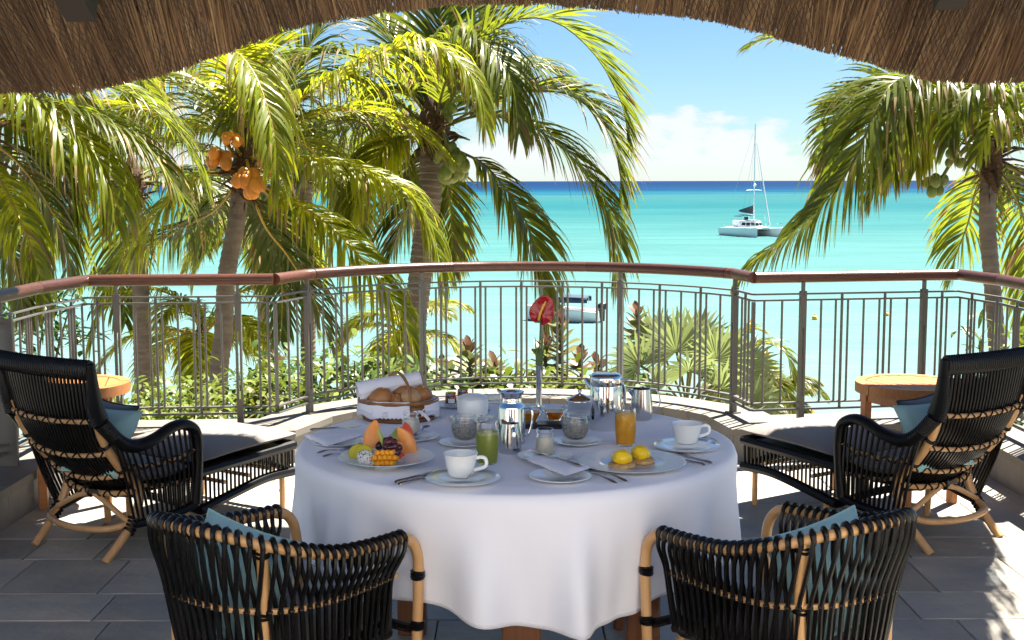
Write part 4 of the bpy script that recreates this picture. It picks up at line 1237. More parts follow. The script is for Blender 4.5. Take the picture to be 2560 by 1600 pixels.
# ---- poached egg plate
plate('dinner_plate', 'wide rimmed white dinner plate with two poached eggs', 'plate', 1578, 1152, .163, .42, .016, 0.0, rimmat=M_rim)
for i, (px, py, la) in enumerate(((1553, 1168, 'front left'), (1602, 1157, 'rear right'))):
    p = P(px, py, TT + .0075)
    b = MB(); b.lathe([(0, 0), (.036, 0), (.040, .003), (.040, .010), (.037, .0125), (0, .0125)], 32)
    o = b.build('muffin_round', M_muff, loc=p); tag(o, f'{la} toasted muffin round under a poached egg', 'muffin', 'toasted muffin rounds')
    b = MB(); b.ell((0, 0, .0165), (.0285, .0265, .0235), 24, 16, nz_=.16, nf=9)
    for v_ in b.v:
        if v_.z < .002: v_.z = .002
        if v_.z < .010: k = 1 + (.010 - v_.z) * 12; v_.x *= k; v_.y *= k
    o = b.build('poached_egg', M_holl, loc=p + V((0.001 - i * .004, 0, .0115))); tag(o, f'{la} poached egg coated in yellow hollandaise', 'egg', 'hollandaise coated eggs')
# ---- napkin, forks and side plate in front
plate('side_plate', 'white side plate under the folded napkin and knife in front', 'plate', 1399, 1188, .09, .4, .013)
def napkin(name, label, pts4, z0, th, roll=0.0, group=None, m=M_lin):
    q = [on(*p) for p in pts4]
    b = MB()
    def s(u, v, k):
        p = q[0].lerp(q[1], u).lerp(q[3].lerp(q[2], u), v)
        e = (1 - abs(u * 2 - 1) ** 10) ** .5 * (1 - abs(v * 2 - 1) ** 10) ** .5
        w = .004 * mnoise.noise(V((u * 3, v * 5, z0 * 90)))
        return V((p.x, p.y, TT + z0 + th / 2 + k * th / 2 * e + w * e + roll * math.sin(u * math.pi)))
    b.grid(lambda u, v: s(u, v, 1), 20, 14); b.grid(lambda u, v: s(1 - u, v, -1), 20, 14)
    o = b.build(name, m, ang=70)
    return tag(o, label, 'napkin', group)
napkin('napkin', 'white folded napkin on the side plate under a knife', [(1310, 1163), (1368, 1153), (1478, 1187), (1412, 1208)], .0145, .012)
knife('knife lying across the folded napkin in front', (1333, 1150), (1450, 1192), .0275, group=None)
fork('left fork of the pair beside the poached egg plate', (1413, 1166), (1540, 1212), .001)
fork('right fork of the pair beside the poached egg plate', (1448, 1168), (1567, 1208), .001)
knife('inner knife right of the poached egg plate, handle towards the table edge', (1668, 1140), (1758, 1167), .001)
knife('outer knife right of the poached egg plate, handle nearest the table edge', (1686, 1134), (1777, 1163), .001)
knife('upper knife of the pair left of the front coffee cup', (1100, 1177), (987, 1209), .001)
knife('lower knife of the pair left of the front coffee cup', (1104, 1185), (996, 1214), .001)
# ---- left setting
napkin('napkin', 'white folded napkin at the left edge below the bread basket', [(757, 1098), (800, 1090), (908, 1096), (815, 1124)], .004, .018)
knife('knife resting on the napkin at the left edge', (905, 1085), (775, 1096), .026, group=None)
fork('upper fork left of the fruit plate', (888, 1120), (791, 1135), .001)
fork('lower fork left of the fruit plate', (896, 1130), (805, 1144), .001)
b = MB(); b.lathe([(0, .002), (.05, .002), (.086, .009), (.088, .011), (.085, .0115), (.05, .0045), (0, .0045)], 40)
o = b.build('bread_plate', M_porc, loc=on(842, 1108)); tag(o, 'white bread plate under the napkin at the left edge', 'plate')
# ---- yoghurt jars
def yoghurt(label, px, py, sl, spx, spy, sr):
    plate('saucer', sl, 'saucer', spx, spy, sr, .45, .013, group='white saucers')
    t = thing('yoghurt_jar', label, 'jar', on(px, py) + V((0, 0, .0085)), group='glass yoghurt jars')
    b = MB(); shell(b, [(.026, 0), (.0285, .003), (.029, .012), (.029, .046), (.026, .055), (.0235, .061), (.0235, .066), (.0265, .068), (.0268, .077), (.0255, .079)], .0022, 36); b.build('glass', M_glass, t)
    b = MB(); b.lathe([(0, .0052), (.0242, .0052), (.0270, .010), (.0272, .046), (.0246, .0535), (0, .0535)], 32); b.build('yoghurt', M_yog, t)
    return t
yoghurt('glass yoghurt jar on the saucer behind the fruit plate', 1026, 1092, 'white saucer under the yoghurt jar behind the fruit plate', 1033, 1089, .083)
spoon('teaspoon', 'teaspoon leaning on the saucer of the rear yoghurt jar', (1070, 1082), (1030, 1101), .014, tilt=.4)
yoghurt('glass yoghurt jar on the saucer in the middle of the table', 1361, 1141, 'white saucer under the middle yoghurt jar', 1361, 1137, .085)
# ---- chia puddings
def chia(label, px, py, sl, spx, spy):
    plate('saucer', sl, 'saucer', spx, spy, .080, .45, .014, group='white saucers')
    t = thing('chia_glass', label, 'glass', on(px, py) + V((0, 0, .0085)), group='glasses of chia pudding')
    b = MB(); shell(b, [(.026, 0), (.030, .002), (.036, .010), (.0435, .028), (.0445, .042), (.041, .060), (.037, .075), (.0365, .078)], .0024, 40); b.build('glass', M_glass, t)
    b = MB(); b.lathe([(0, .007), (.029, .007), (.0347, .012), (.0415, .028), (.0424, .042), (.0402, .053), (0, .054)], 40); b.build('chia_pudding', M_chia, t)
    b = MB(); b.ell((0, 0, .056), (.011, .009, .004), 10, 6); b.build('berry_topping', M_grape, t)
    for a in (0.3, 2.4, 4.4):
        b = MB(); b.strip([V((0, 0, .059)), V((.006 * math.cos(a), .006 * math.sin(a), .066)), V((.013 * math.cos(a), .013 * math.sin(a), .066))], [V((0, .002, 0)), V((-.003 * math.sin(a), .003 * math.cos(a), 0)), V((.0004, 0, 0))]); b.build('mint_leaf', M_stem, t)
chia('glass of chia pudding behind the green juice', 1161, 1103, 'white saucer under the left chia glass', 1158, 1103)
chia('glass of chia pudding in front of the silver sugar bowl', 1437, 1102, 'white saucer under the right chia glass', 1443, 1101)
# ---- juices
def juice(label, px, py, r, h, m, mf, fill):
    t = thing('juice_glass', label, 'glass', on(px, py))
    pr = [(r * .72, 0), (r * .80, .002), (r * .86, .010), (r * .97, h * .35), (r, h * .55), (r * .985, h * .8), (r * .94, h)]
    b = MB(); shell(b, pr, .0017, 40); b.build('glass', M_glass, t)
    i_ = lambda z: [lerp(a[0], c[0], (z - a[1]) / (c[1] - a[1])) for a, c in zip(pr, pr[1:]) if a[1] <= z <= c[1]][0] - .0013
    zs = [.006, .012, h * .35, h * .55, h * fill]
    b = MB(); b.lathe([(0, .006)] + [(i_(z), z) for z in zs] + [(0, h * fill)], 40); b.build('juice', m, t)
    b = MB(); b.lathe([(0, h * fill + .0004), (i_(h * fill), h * fill + .0004), (i_(h * fill), h * fill + .009), (i_(h * fill) * .9, h * fill + .0105), (0, h * fill + .010)], 40); b.build('foam', mf, t)
juice('glass of green juice in front of the silver jugs', 1217, 1158, .0345, .128, M_green, M_foam, .70)
juice('glass of orange juice in front of the tall coffee pot', 1562, 1114, .0345, .122, M_oj, M_ojfoam, .80)
# ---- silver
def silver_jug(name, label, px, py, prof, hand, spout, rz, cat='jug', lid=None, extra=None):
    t = thing(name, label, cat, on(px, py), rz)
    b = MB(); b.lathe(prof, 48); b.build('body', M_silver, t, ang=55)
    if hand:
        b = MB(); b.tube(spline(hand[0], 22), hand[1], 8, flat=.6); b.build('handle', M_silver, t)
    if spout:
        b = MB(); b.tube(spline(spout[0], 8), spout[1], 12, flat=.7); b.build('spout', M_silver, t)
    if lid:
        b = MB(); b.lathe(lid, 48); b.build('lid', M_silver, t, ang=55)
    return t
silver_jug('thermos_jug', 'polished silver thermos jug with flared lid in the table centre', 1278, 1108,
    [(0, 0), (.044, 0), (.0455, .003), (.0455, .010), (.044, .014), (.0445, .118), (.043, .126), (.034, .134), (.0325, .140), (.0335, .143), (.032, .147), (.033, .158), (.040, .168), (.0415, .171), (.038, .172), (.028, .166), (0, .160)],
    ([(.040, 0, .118), (.062, 0, .118), (.072, 0, .102), (.068, 0, .06), (.056, 0, .03), (.044, 0, .028)], .006), None, R(-20), 'thermos')
t_ = bpy.data.objects['thermos_jug']
b = MB(); b.ell((0, 0, .166), (.024, .018, .012), 16, 10); b.build('stopper', M_silver, t_)
b = MB(); b.tube(spline([(-.028, 0, .158), (-.04, 0, .168), (-.05, 0, .175)], 6), [.014, .013, .011, .010, .009, .008, .006], 10, flat=.6); b.build('pouring_lip', M_silver, t_)
silver_jug('milk_jug', 'small satin silver milk jug in front of the thermos jug', 1274, 1131,
    [(0, 0), (.034, 0), (.036, .004), (.0365, .02), (.034, .055), (.0285, .085), (.0275, .094), (.026, .094), (.027, .084), (.031, .055), (0, .05)],
    ([(.012, -.026, .086), (.02, -.048, .084), (.022, -.056, .06), (.018, -.046, .028), (.012, -.034, .02)], .0055), ([(-.012, .01, .082), (-.022, .018, .092), (-.03, .024, .098)], [.014, .014, .013, .012, .011, .010, .009, .008, .006]), R(-10))
bpy.data.objects['milk_jug'].children[0].data.materials[0] = M_steel
silver_jug('coffee_pot', 'tall cylindrical silver coffee pot behind the orange juice', 1513, 1072,
    [(0, 0), (.053, 0), (.0545, .003), (.0545, .150), (.0535, .153), (.0548, .156), (.0548, .172)], None, None, 0, 'coffee pot',
    lid=[(.055, .172), (.0555, .178), (.053, .186), (.046, .192), (.030, .1945), (0, .195)])
cp = bpy.data.objects['coffee_pot']
b = MB(); b.tube([(.05, -.01, .176), (.07, -.014, .172), (.082, -.016, .177)], [.005, .0045, .003], 8, flat=.6); b.build('thumb_lever', M_silver, cp)
b = MB(); b.tube(spline([(.04, .034, .15), (.062, .05, .145), (.07, .055, .10), (.06, .05, .05), (.042, .036, .04)], 16), .006, 8); b.build('handle', M_silver, cp)
b = MB(); b.tube([(-.045, .03, .14), (-.06, .042, .155), (-.068, .048, .166)], [.014, .011, .008], 10); b.build('spout', M_silver, cp)
silver_jug('cream_jug', 'satin silver cream jug with looped handle right of the coffee pot', 1602, 1050,
    [(0, 0), (.030, 0), (.036, .004), (.0395, .016), (.040, .04), (.037, .075), (.0345, .100), (.0335, .1125), (.032, .1125), (.033, .10), (.035, .075), (0, .07)],
    ([(.034, 0, .104), (.052, 0, .108), (.062, 0, .095), (.068, 0, .06), (.055, 0, .04), (.039, 0, .034)], .0042), ([(-.024, 0, .088), (-.040, 0, .103), (-.05, 0, .113)], [.016, .015, .014, .0125, .011, .010, .009, .0075, .005]), R(6))
bpy.data.objects['cream_jug'].children[0].data.materials[0] = M_steel
plate('saucer', 'white saucer under the silver sugar bowl', 'saucer', 1452, 1036, .083, .45, .012, group='white saucers')
silver_jug('sugar_bowl', 'silver lidded sugar bowl left of the coffee pot', 1448, 1035,
    [(0, .009), (.036, .009), (.041, .012), (.043, .025), (.043, .047), (.045, .049)], None, None, 0, 'sugar bowl',
    lid=[(.050, .049), (.0505, .052), (.046, .057), (.032, .065), (.016, .072), (.006, .075), (.0045, .078), (.007, .082), (.0085, .086), (.006, .090), (0, .0915)])
# ---- white lidded pot, jam plate, butter
plate('saucer', 'white saucer under the white lidded pot', 'saucer', 1180, 1043, .080, .45, .012, group='white saucers')
t = thing('lidded_pot', 'white porcelain lidded pot with metal knob left of the thermos', 'pot', on(1181, 1043) + V((0, 0, .0075)))
b = MB(); b.lathe([(0, 0), (.050, 0), (.0555, .004), (.0565, .012), (.0565, .060), (.055, .062), (0, .062)], 44); b.build('pot_body', M_porc, t, ang=50)
b = MB(); b.lathe([(.0565, .0625), (.057, .065), (.05, .071), (.03, .077), (0, .0795)], 44); b.build('lid', M_porc, t, ang=60)
b = MB(); b.tube([(0, 0, .078), (0, 0, .099)], [.003, .0035], 8); b.build('knob', M_steel, t)
spoon('teaspoon', 'teaspoon right of the white lidded pot', (1222, 1035), (1200, 1050), .012)
plate('saucer', 'white plate carrying the two jam jars', 'saucer', 1130, 1010, .065, .45, .012)
for i, (px, py, la) in enumerate(((1126, 1013, 'front jam jar with red seal and white label'), (1156, 1004, 'rear jam jar with red seal on its silver lid'))):
    t = thing('jam_jar', la, 'jam jar', on(px, py) + V((0, 0, .0075)), R(10), 'jam jars')
    b = MB(); b.lathe([(0, 0), (.019, 0), (.0215, .003), (.0215, .028), (.019, .032), (0, .032)], 28); b.build('glass', M_jam, t)
    b = MB(); b.lathe([(.0205, .0322), (.021, .033), (.021, .041), (.0195, .0425), (0, .0425)], 28); b.build('lid', M_silver, t)
    b = MB(); b.grid(lambda u, v: V((.0218 * math.cos(R(-125 + 70 * u)), .0218 * math.sin(R(-125 + 70 * u)), lerp(.004, .021, v))), 10, 1); b.build('label', M_label, t)
    b = MB(); b.grid(lambda u, v: V((.0219 * math.cos(R(-66 + 26 * u)), .0219 * math.sin(R(-66 + 26 * u)), lerp(.022, .0425, v))), 4, 1); b.build('red_seal', M_redl, t)
t = thing('butter_dish', 'small square white butter dish behind the thermos', 'dish', on(1232, 1005))
b = MB(); b.rbox((0, 0, .004), (.085, .07, .008), .003, .3); b.build('dish', M_porc, t)
b = MB(); b.rbox((0, 0, .019), (.05, .04, .022), .005, .3); b.build('butter', M_butter, t)
# ---- black tray with honey and marmalade
t = MB(); t.rbox((0, 0, .008), (.165, .075, .016), .003); o = t.build('serving_tray', M_black, smooth_=False, loc=on(1356, 1068), rot=(0, 0, R(-2)))
tag(o, 'small black tray under the honey and marmalade dishes', 'tray')
for px, py, m, nm, la in ((1383, 1061, M_honey, 'honey', 'square glass dish of amber honey on the black tray'), (1325, 1063, M_marm, 'marmalade', 'square glass dish of orange marmalade behind the thermos handle')):
    t = thing('glass_dish', la, 'dish', on(px, py) + V((0, 0, .0163)), R(6), 'square glass condiment dishes')
    def frus(b, r0, r1, z0, z1, flip=False):
        k = len(b.v)
        for r, z in ((r0, z0), (r1, z1)):
            for sx, sy in ((-1, -1), (1, -1), (1, 1), (-1, 1)): b.v.append(V((sx * r, sy * r, z)))
        for i in range(4):
            j = (i + 1) % 4
            f = (k + i, k + j, k + 4 + j, k + 4 + i); b.face(*(f[::-1] if flip else f))
        return k
    b = MB(); k = frus(b, .020, .036, 0, .042); b.face(k, k + 3, k + 2, k + 1)
    k2 = frus(b, .0185, .0342, .004, .042, True); b.face(k2, k2 + 1, k2 + 2, k2 + 3)
    for i in range(4): b.face(k + 4 + i, k + 4 + (i + 1) % 4, k2 + 4 + (i + 1) % 4, k2 + 4 + i)
    b.build('glass', M_glass, t, smooth_=False)
    b = MB(); k = frus(b, .0182, .0292, .0043, .031); b.face(k, k + 3, k + 2, k + 1); b.face(k + 4, k + 5, k + 6, k + 7); b.build(nm, m, t, smooth_=False)
    for s in (-1, 1):
        b = MB(); b.tube(spline([(s * .026, -.03, .012), (s * .037, -.034, .036), (s * .043, -.03, .046), (s * .043, .0, .05), (s * .043, .03, .046), (s * .037, .034, .036), (s * .026, .03, .012)], 18), .0012, 6); b.build('wire_handle', M_silver, t)
# ---- vase and anthurium
vz = on(1346, 1019)
t = thing('bud_vase', 'slim silver tube vase behind the honey dish', 'vase', vz)
b = MB(); b.lathe([(0, 0), (.028, 0), (.029, .003), (.012, .006), (.0108, .010), (.0108, .158), (.0125, .161), (.0112, .161), (.0098, .158), (0, .12)], 28); b.build('tube', M_silver, t)
t = thing('anthurium', 'single red anthurium with yellow spadix standing in the silver vase', 'flower', vz + V((0, 0, .12)))
FC = Q(1352, 786, vz.y) - t.location
b = MB(); b.tube(spline([(0, 0, 0), (.002, 0, .09), (FC.x * .6, 0, FC.z * .72), (FC.x - .002, .002, FC.z - .012)], 16), .0028, 8); b.build('stem', M_stem, t)
for k, (dx, h_, w_) in enumerate(((-.006, .105, .008), (.007, .10, .009), (.012, .16, .003), (-.012, .15, .003), (.018, .13, .003), (0.002, .11, .010))):
    b = MB(); b.strip(spline([(dx * .4, -.004 + .003 * k, .0), (dx * .7, -.004 + .003 * k, h_ * .5), (dx * 1.25, -.004 + .003 * k, h_)], 8), [V((w_ * q, 0, 0)) for q in (.9, 1, 1, 1, 1, .95, .9, .7, .15)]); b.build('wrap_leaf', M_stem, t)
b = MB()
def spathe(u, v):
    th = u * 2 * math.pi; r = v
    R_ = .050 * (1 - .16 * math.cos(th - math.pi)) * (1 + .28 * max(0, math.cos(th)) ** 5) * (1 - .30 * math.exp(-(((th - math.pi) / .30) ** 2)))
    x = R_ * r * math.cos(th); y = R_ * r * math.sin(th) * .92
    zz = .010 * (x * x + y * y) / .0025 * .6 - .014 * math.exp(-((x + .025) ** 2 + y * y) / .0002) + .004 * math.sin(5 * th) * r ** 2
    return V((x, y, zz))
b.grid(spathe, 48, 12, wrap=True)
Mr = Matrix.Rotation(R(0), 4, 'Z')
sp_ = b.build('spathe', M_red, t)
sp_.modifiers.new('s', 'SOLIDIFY').thickness = .0012
# local +x is the tip; tip points up and slightly right, face towards the camera
ax_x = V((.38, 0.10, .92)).normalized(); ax_z = V((-.15, -.98, .15)); ax_z = (ax_z - ax_x * ax_z.dot(ax_x)).normalized(); ax_y = ax_z.cross(ax_x)
MM = Matrix((ax_x, ax_y, ax_z)).transposed().to_4x4(); MM.translation = FC
sp_.matrix_basis = MM
b = MB(); b.tube(spline([(-.026, 0, -.004), (-.005, .002, .012), (.025, .002, .016), (.052, 0, .017)], 12), [.0030, .0046] + [.0050] * 4 + [.0046] * 4 + [.0038, .003, .0012], 10)
sd = b.build('spadix', M_spad, t); sd.matrix_basis = MM
# ---- bread basket
bp_ = on(995, 1046)
BW, BD = .128, .098
bk = thing('bread_basket', 'oval willow bread basket with arched handle at the left of the table', 'basket', bp_, R(-8))
def ov(a, k, z): return V((BW * k * math.cos(a), BD * k * math.sin(a), z))
kz_ = lambda z: .92 + .16 * (z / .066)
for j in range(6):
    z = .010 + j * .0112
    b = MB(); n = 96
    pts = [ov(2 * math.pi * i / n, kz_(z) + .030 * math.sin(24 * math.pi * i / n + (math.pi if j % 2 else 0)), z + .0015 * math.sin(i * .9)) for i in range(n)]
    b.tube(pts, .0058, 6, closed=True); b.build('willow_band', M_wick, bk)
for i in range(24):
    a = 2 * math.pi * (i + .5) / 24
    b = MB(); b.tube([ov(a, kz_(0) * .98, .0), ov(a, kz_(.035), .035), ov(a, kz_(.068), .068)], .0042, 5); b.build('willow_stake', M_wickd, bk)
b = MB(); b.tube([ov(2 * math.pi * i / 60, .96, .006) for i in range(60)], .009, 8, closed=True); b.build('base_band', M_wickd, bk)
b = MB(); b.tube([ov(2 * math.pi * i / 60, 1.09, .070) for i in range(60)], .009, 8, closed=True); b.build('rim_band', M_wick, bk)
b = MB(); b.lathe([(0, .004), (BW * .9, .004), (BW * .9, .008), (0, .008)], 40, sy=BD / BW); b.build('base', M_wickd, bk)
h0, h1 = ov(R(-62), 1.07, .068), ov(R(118), 1.07, .068)
b = MB(); b.tube(spline([h0, h0.lerp(h1, .02) + V((0, 0, .05)), h0.lerp(h1, .22) + V((0, 0, .085)), h0.lerp(h1, .5) + V((0, 0, .100)), h0.lerp(h1, .78) + V((0, 0, .085)), h0.lerp(h1, .98) + V((0, 0, .05)), h1], 36), .0055, 8); b.build('handle', M_wick, bk)
def liner(u, v):
    a = lerp(R(-40), R(-40 + 305), u)          # open where the handle meets the front
    sc_ = .006 * math.sin(u * 46) * max(0, (v - .6) / .4)
    if v < .45:
        k = v / .45; return ov(a, lerp(.90, 1.05, k), lerp(.045, .079, k))
    k = (v - .45) / .55
    return ov(a, lerp(1.13, 1.16, k) + .02 * mnoise.noise(V((u * 12, k, 2))) + (.05 * math.exp(-((a - R(150)) / .5) ** 2)), lerp(.081, .024, k) + sc_ - .004 * mnoise.noise(V((u * 9, 0, 5))))
b = MB(); b.grid(liner, 110, 14); o = b.build('cloth_liner', M_lin, bk, ang=0); o.modifiers.new('s', 'SOLIDIFY').thickness = .0015
def liner2(u, v):
    a = lerp(R(-118), R(-64), u) ; k = v
    return ov(a, lerp(1.13, 1.17, k) + .01 * math.sin(u * 9), lerp(.079, .021, k) + .003 * math.sin(u * 60) * k)
b = MB(); b.grid(lambda u, v: ov(lerp(R(-96), R(-40 - 55), 1 - u), 1.0, .1) * 0 + liner2(u, v), 40, 10); o = b.build('cloth_liner', M_lin, bk, ang=0); o.modifiers.new('s', 'SOLIDIFY').thickness = .0015
lace = MB(); lace.grid(lambda u, v: (lambda q: q + (V((q.x, q.y, 0)).normalized() * .0018))(liner(u, lerp(.84, 1.03, v))), 110, 3); o = lace.build('lace_trim', M_lace, bk, ang=0); o.modifiers.new('s', 'SOLIDIFY').thickness = .001
bw = ov(R(-48), 1.2, .042)
for d1 in ((.018, -.006, .020), (.006, -.008, -.012), (.030, .0, -.030), (-.03, -.004, .0)):
    b = MB(); q = bw + V(d1); b.strip(spline([bw, bw.lerp(q, .5) + V((.003, -.004, .002)), q], 6), [V((.0, .0, .0055)) + V((.003, 0, 0))] * 7); o = b.build('ribbon', M_lin, bk); o.modifiers.new('s', 'SOLIDIFY').thickness = .001
# rolls in the basket
Mz = Matrix.Rotation(R(-8), 3, 'Z')
rolls = [((-.048, -.048, .082), (.044, .040, .038), M_bread, 'large glossy brown roll at the front of the basket'), ((.008, .030, .092), (.048, .034, .032), M_bread, 'dark glossy roll at the back under the napkin'),
         ((.052, -.030, .080), (.038, .036, .034), M_bread2, 'floury brown roll beside the handle foot'), ((.080, .014, .086), (.040, .038, .035), M_bread, 'seeded roll at the right end of the basket'),
         ((.006, -.052, .070), (.026, .024, .026), M_bread, 'small seeded roll between the two front rolls'), ((-.088, -.016, .074), (.032, .034, .032), M_bread, 'seeded brown roll at the left end under the napkin')]
for i, (p, r, m, la) in enumerate(rolls):
    t = thing('bread_roll', la, 'bread roll', bp_ + Mz @ V(p), group='rolls in the bread basket')
    b = MB(); b.ell((0, 0, 0), r, 24, 16, nz_=.10, nf=7); b.build('crust', m, t)
    if i in (3, 4, 5, 0):
        b = MB(); rr = random.Random(i)
        for k in range(70 if i != 0 else 26):
            th, ph = rr.uniform(0, 6.283), rr.uniform(0, 1.0 if i else .45)
            d = V((math.sin(ph) * math.cos(th), math.sin(ph) * math.sin(th), math.cos(ph)))
            b.ell(V((d.x * r[0], d.y * r[1], d.z * r[2])) * 1.01, (.0018, .0012, .0009), 5, 4)
        tag(b.build('seeds', M_seed, t), kind='stuff')
# rolled napkin lying across the basket
A, B = Q(893, 984, bp_.y + .0), Q(1050, 947, bp_.y + .06)
t = thing('rolled_napkin', 'white napkin rolled loosely across the top of the bread basket', 'napkin')
b = MB()
def nroll(u, v):
    c = A.lerp(B, u); ax = (B - A).normalized(); up = V((0, 0, 1)); up = (up - ax * up.dot(ax)).normalized(); w = ax.cross(up)
    r = lerp(.043, .026, min(1, u * 1.15)) * (1 + .05 * mnoise.noise(V((u * 4, v * 5, 3))))
    th = v * 2 * math.pi * 1.25
    r *= 1 + .06 * (v - .5)
    droop = -.018 * max(0, .25 - u) * 4 * (math.sin(th) < 0)
    fl = 1 - .12 * (math.cos(th) < 0)
    return c + up * (math.cos(th) * r * fl + droop) + w * math.sin(th) * r
b.grid(nroll, 24, 40); o = b.build('cloth', M_lin, t, ang=0); o.modifiers.new('s', 'SOLIDIFY').thickness = .0025
# ================================================================== PALMS
def frond_mesh(ctrl, Lmax, npair, droop, mats, wid=.017, seed=0, up=None, r0=.026, base=.14, stiff=.5, fwd_ang=(38, 62)):
    rnd = random.Random(seed)
    C = Curve(ctrl, 60)
    b = MB()
    n = 22
    pts = [C.at(i / n) for i in range(n + 1)]
    b.cur = 1
    b.tube(pts, [lerp(r0, .003, (i / n) ** .7) for i in range(n + 1)], 5)
    b.cur = 0
    zup = V((0, 0, 1)) if up is None else V(up).normalized()
    prevU = None
    for i in range(npair):
        s = base + (1 - base) * (i + .5) / npair
        p = C.at(s); T = C.tan(s)
        U = zup - T * zup.dot(T)
        if U.length < .25 and prevU is not None: U = prevU - T * prevU.dot(T)
        U = U.normalized()
        if prevU is not None: U = (prevU * .7 + U * .3); U = (U - T * U.dot(T)).normalized()
        prevU = U
        S = T.cross(U)
        k = (s - base) / (1 - base)
        ln = Lmax * (0.55 + .45 * math.sin(min(1, k * 2.4) * math.pi / 2)) * (1 - .72 * max(0, (k - .35) / .65) ** 1.5)
        for sg in (-1, 1):
            if rnd.random() < .035: continue
            a = R(lerp(fwd_ang[0], fwd_ang[1], k) + rnd.gauss(0, 6))
            d = (S * sg * math.cos(a) + T * math.sin(a) + U * rnd.uniform(.02, .28)).normalized()
            L1 = ln * rnd.uniform(.85, 1.08)
            seg = 5; q = p.copy(); ps = [q.copy()]; ws = []
            w0 = wid * rnd.uniform(.8, 1.15)
            dr = droop * rnd.uniform(.75, 1.25)
            prof = (.55, 1.0, 1.0, .8, .5, .04)
            wv = T - d * T.dot(d); wv = wv.normalized() if wv.length > 1e-3 else S
            wv = (wv + U * rnd.uniform(-.5, .5)).normalized()
            ws.append(wv * w0 * prof[0])
            for j in range(seg):
                q = q + d * (L1 / seg); ps.append(q.copy())
                d = (d + V((0, 0, -1)) * dr * (.35 + .25 * j) * (1 - stiff * .5)).normalized()
                w2 = wv - d * wv.dot(d); w2 = w2.normalized() if w2.length > 1e-3 else wv
                ws.append(w2 * w0 * prof[j + 1])
            b.strip(ps, ws)
            x_ = rnd.random()
            if x_ < .35: b.mi[-1] = 2
            if x_ < .12: b.mi[-2] = 2
            if x_ < .03: b.mi[-5:] = [2] * 5
    return b.mesh('frond', list(mats) + [M_dry], True, 0)
def arch(c, az, e0, L, e1=-60, n=9):
    """free frond axis leaving the crown c at azimuth az with elevation e0, bending to e1"""
    out = [V(c)]; q = V(c)
    for i in range(n):
        t = (i + .5) / n
        e = R(lerp(e0, e1, smooth(t) * .35 + t * .65))
        q = q + V((math.sin(az) * math.cos(e), math.cos(az) * math.cos(e), math.sin(e))) * (L / n)
        out.append(q.copy())
    return out
def trunk(pts, r0, r1, parent, mat_=None, ringp=.085):
    C = Curve(pts, 60); n = int(C.L / ringp * 4)
    P_, R_ = [], []
    for i in range(n + 1):
        t = i / n; P_.append(C.at(t)); R_.append(lerp(r0, r1, t ** .8) * (1.06 - .07 * ((i % 4) / 3)) * (1 + .03 * mnoise.noise(V((i * .3, 0, 0)))))
    b = MB(); b.tube(P_, R_, 14); return b.build('trunk', mat_ or M_trunk, parent, ang=30)
def crown_base(c, parent, r=.17, seed=0):
    rnd = random.Random(seed); c = V(c)
    b = MB(); b.lathe([(r * .75, -.35), (r * 1.0, -.15), (r * 1.15, .05), (r * .9, .28), (r * .35, .5), (0, .55)], 16, c)
    for v_ in b.v: v_ += (v_ - c) * .18 * mnoise.noise(v_ * 6)
    b.build('crown_fibre', M_fibre, parent)
    b = MB()
    for i in range(120):
        a = rnd.uniform(0, 6.28); p = c + V((math.cos(a) * r, math.sin(a) * r, rnd.uniform(-.4, .35))); d = V((math.cos(a), math.sin(a), rnd.uniform(-1.4, .6))).normalized(); ln = rnd.uniform(.08, .26)
        b.strip([p, p + d * ln * .6, p + d * ln + V((0, 0, -.06))], [V((-math.sin(a), math.cos(a), 0)) * .008, V((-math.sin(a), math.cos(a), .2)) * .006, V((0, 0, .001))])
    tag(b.build('loose_fibre', M_fibre, parent), kind='stuff')
    for i in range(16):
        a = rnd.uniform(0, 6.28); e = rnd.uniform(-.5, 1.0)
        p = c + V((math.cos(a) * r * .9, math.sin(a) * r * .9, rnd.uniform(-.25, .1))); d = V((math.cos(a) * math.cos(e), math.sin(a) * math.cos(e), math.sin(e)))
        b = MB(); b.tube([p, p + d * .14, p + d * rnd.uniform(.22, .4) + V((0, 0, -.05))], [r * .32, r * .24, r * .1], 6, flat=.5); b.build('leaf_stub', M_fibre, parent)
def nuts(c, parent, spec, m, seed):
    rnd = random.Random(seed); c = V(c)
    for (ox, oy, oz, k, r) in spec:
        hub = c + V((ox, oy, oz))
        b = MB(); b.tube(spline([c + V((ox * .2, oy * .2, .15)), c + V((ox * .7, oy * .8, oz * .5 + .1)), hub + V((0, 0, -.05))], 8), .018, 6); b.build('fruit_stalk', M_racA if m is M_nutO else M_racB, parent)
        for i in range(k):
            p = hub + V((rnd.uniform(-1, 1) * r * 1.7, rnd.uniform(-1, 1) * r * 1.4, rnd.uniform(-1.6, .9) * r))
            b = MB(); b.ell((0, 0, 0), (r, r, r * 1.22), 12, 8, nz_=.06)
            b.build('coconut', m, parent, loc=p, rot=(rnd.uniform(-.5, .5), rnd.uniform(-.5, .5), rnd.uniform(0, 6)))
def px_fr(Y0, pts): return [Q(x, y, Y0 + d) for x, y, d in pts]
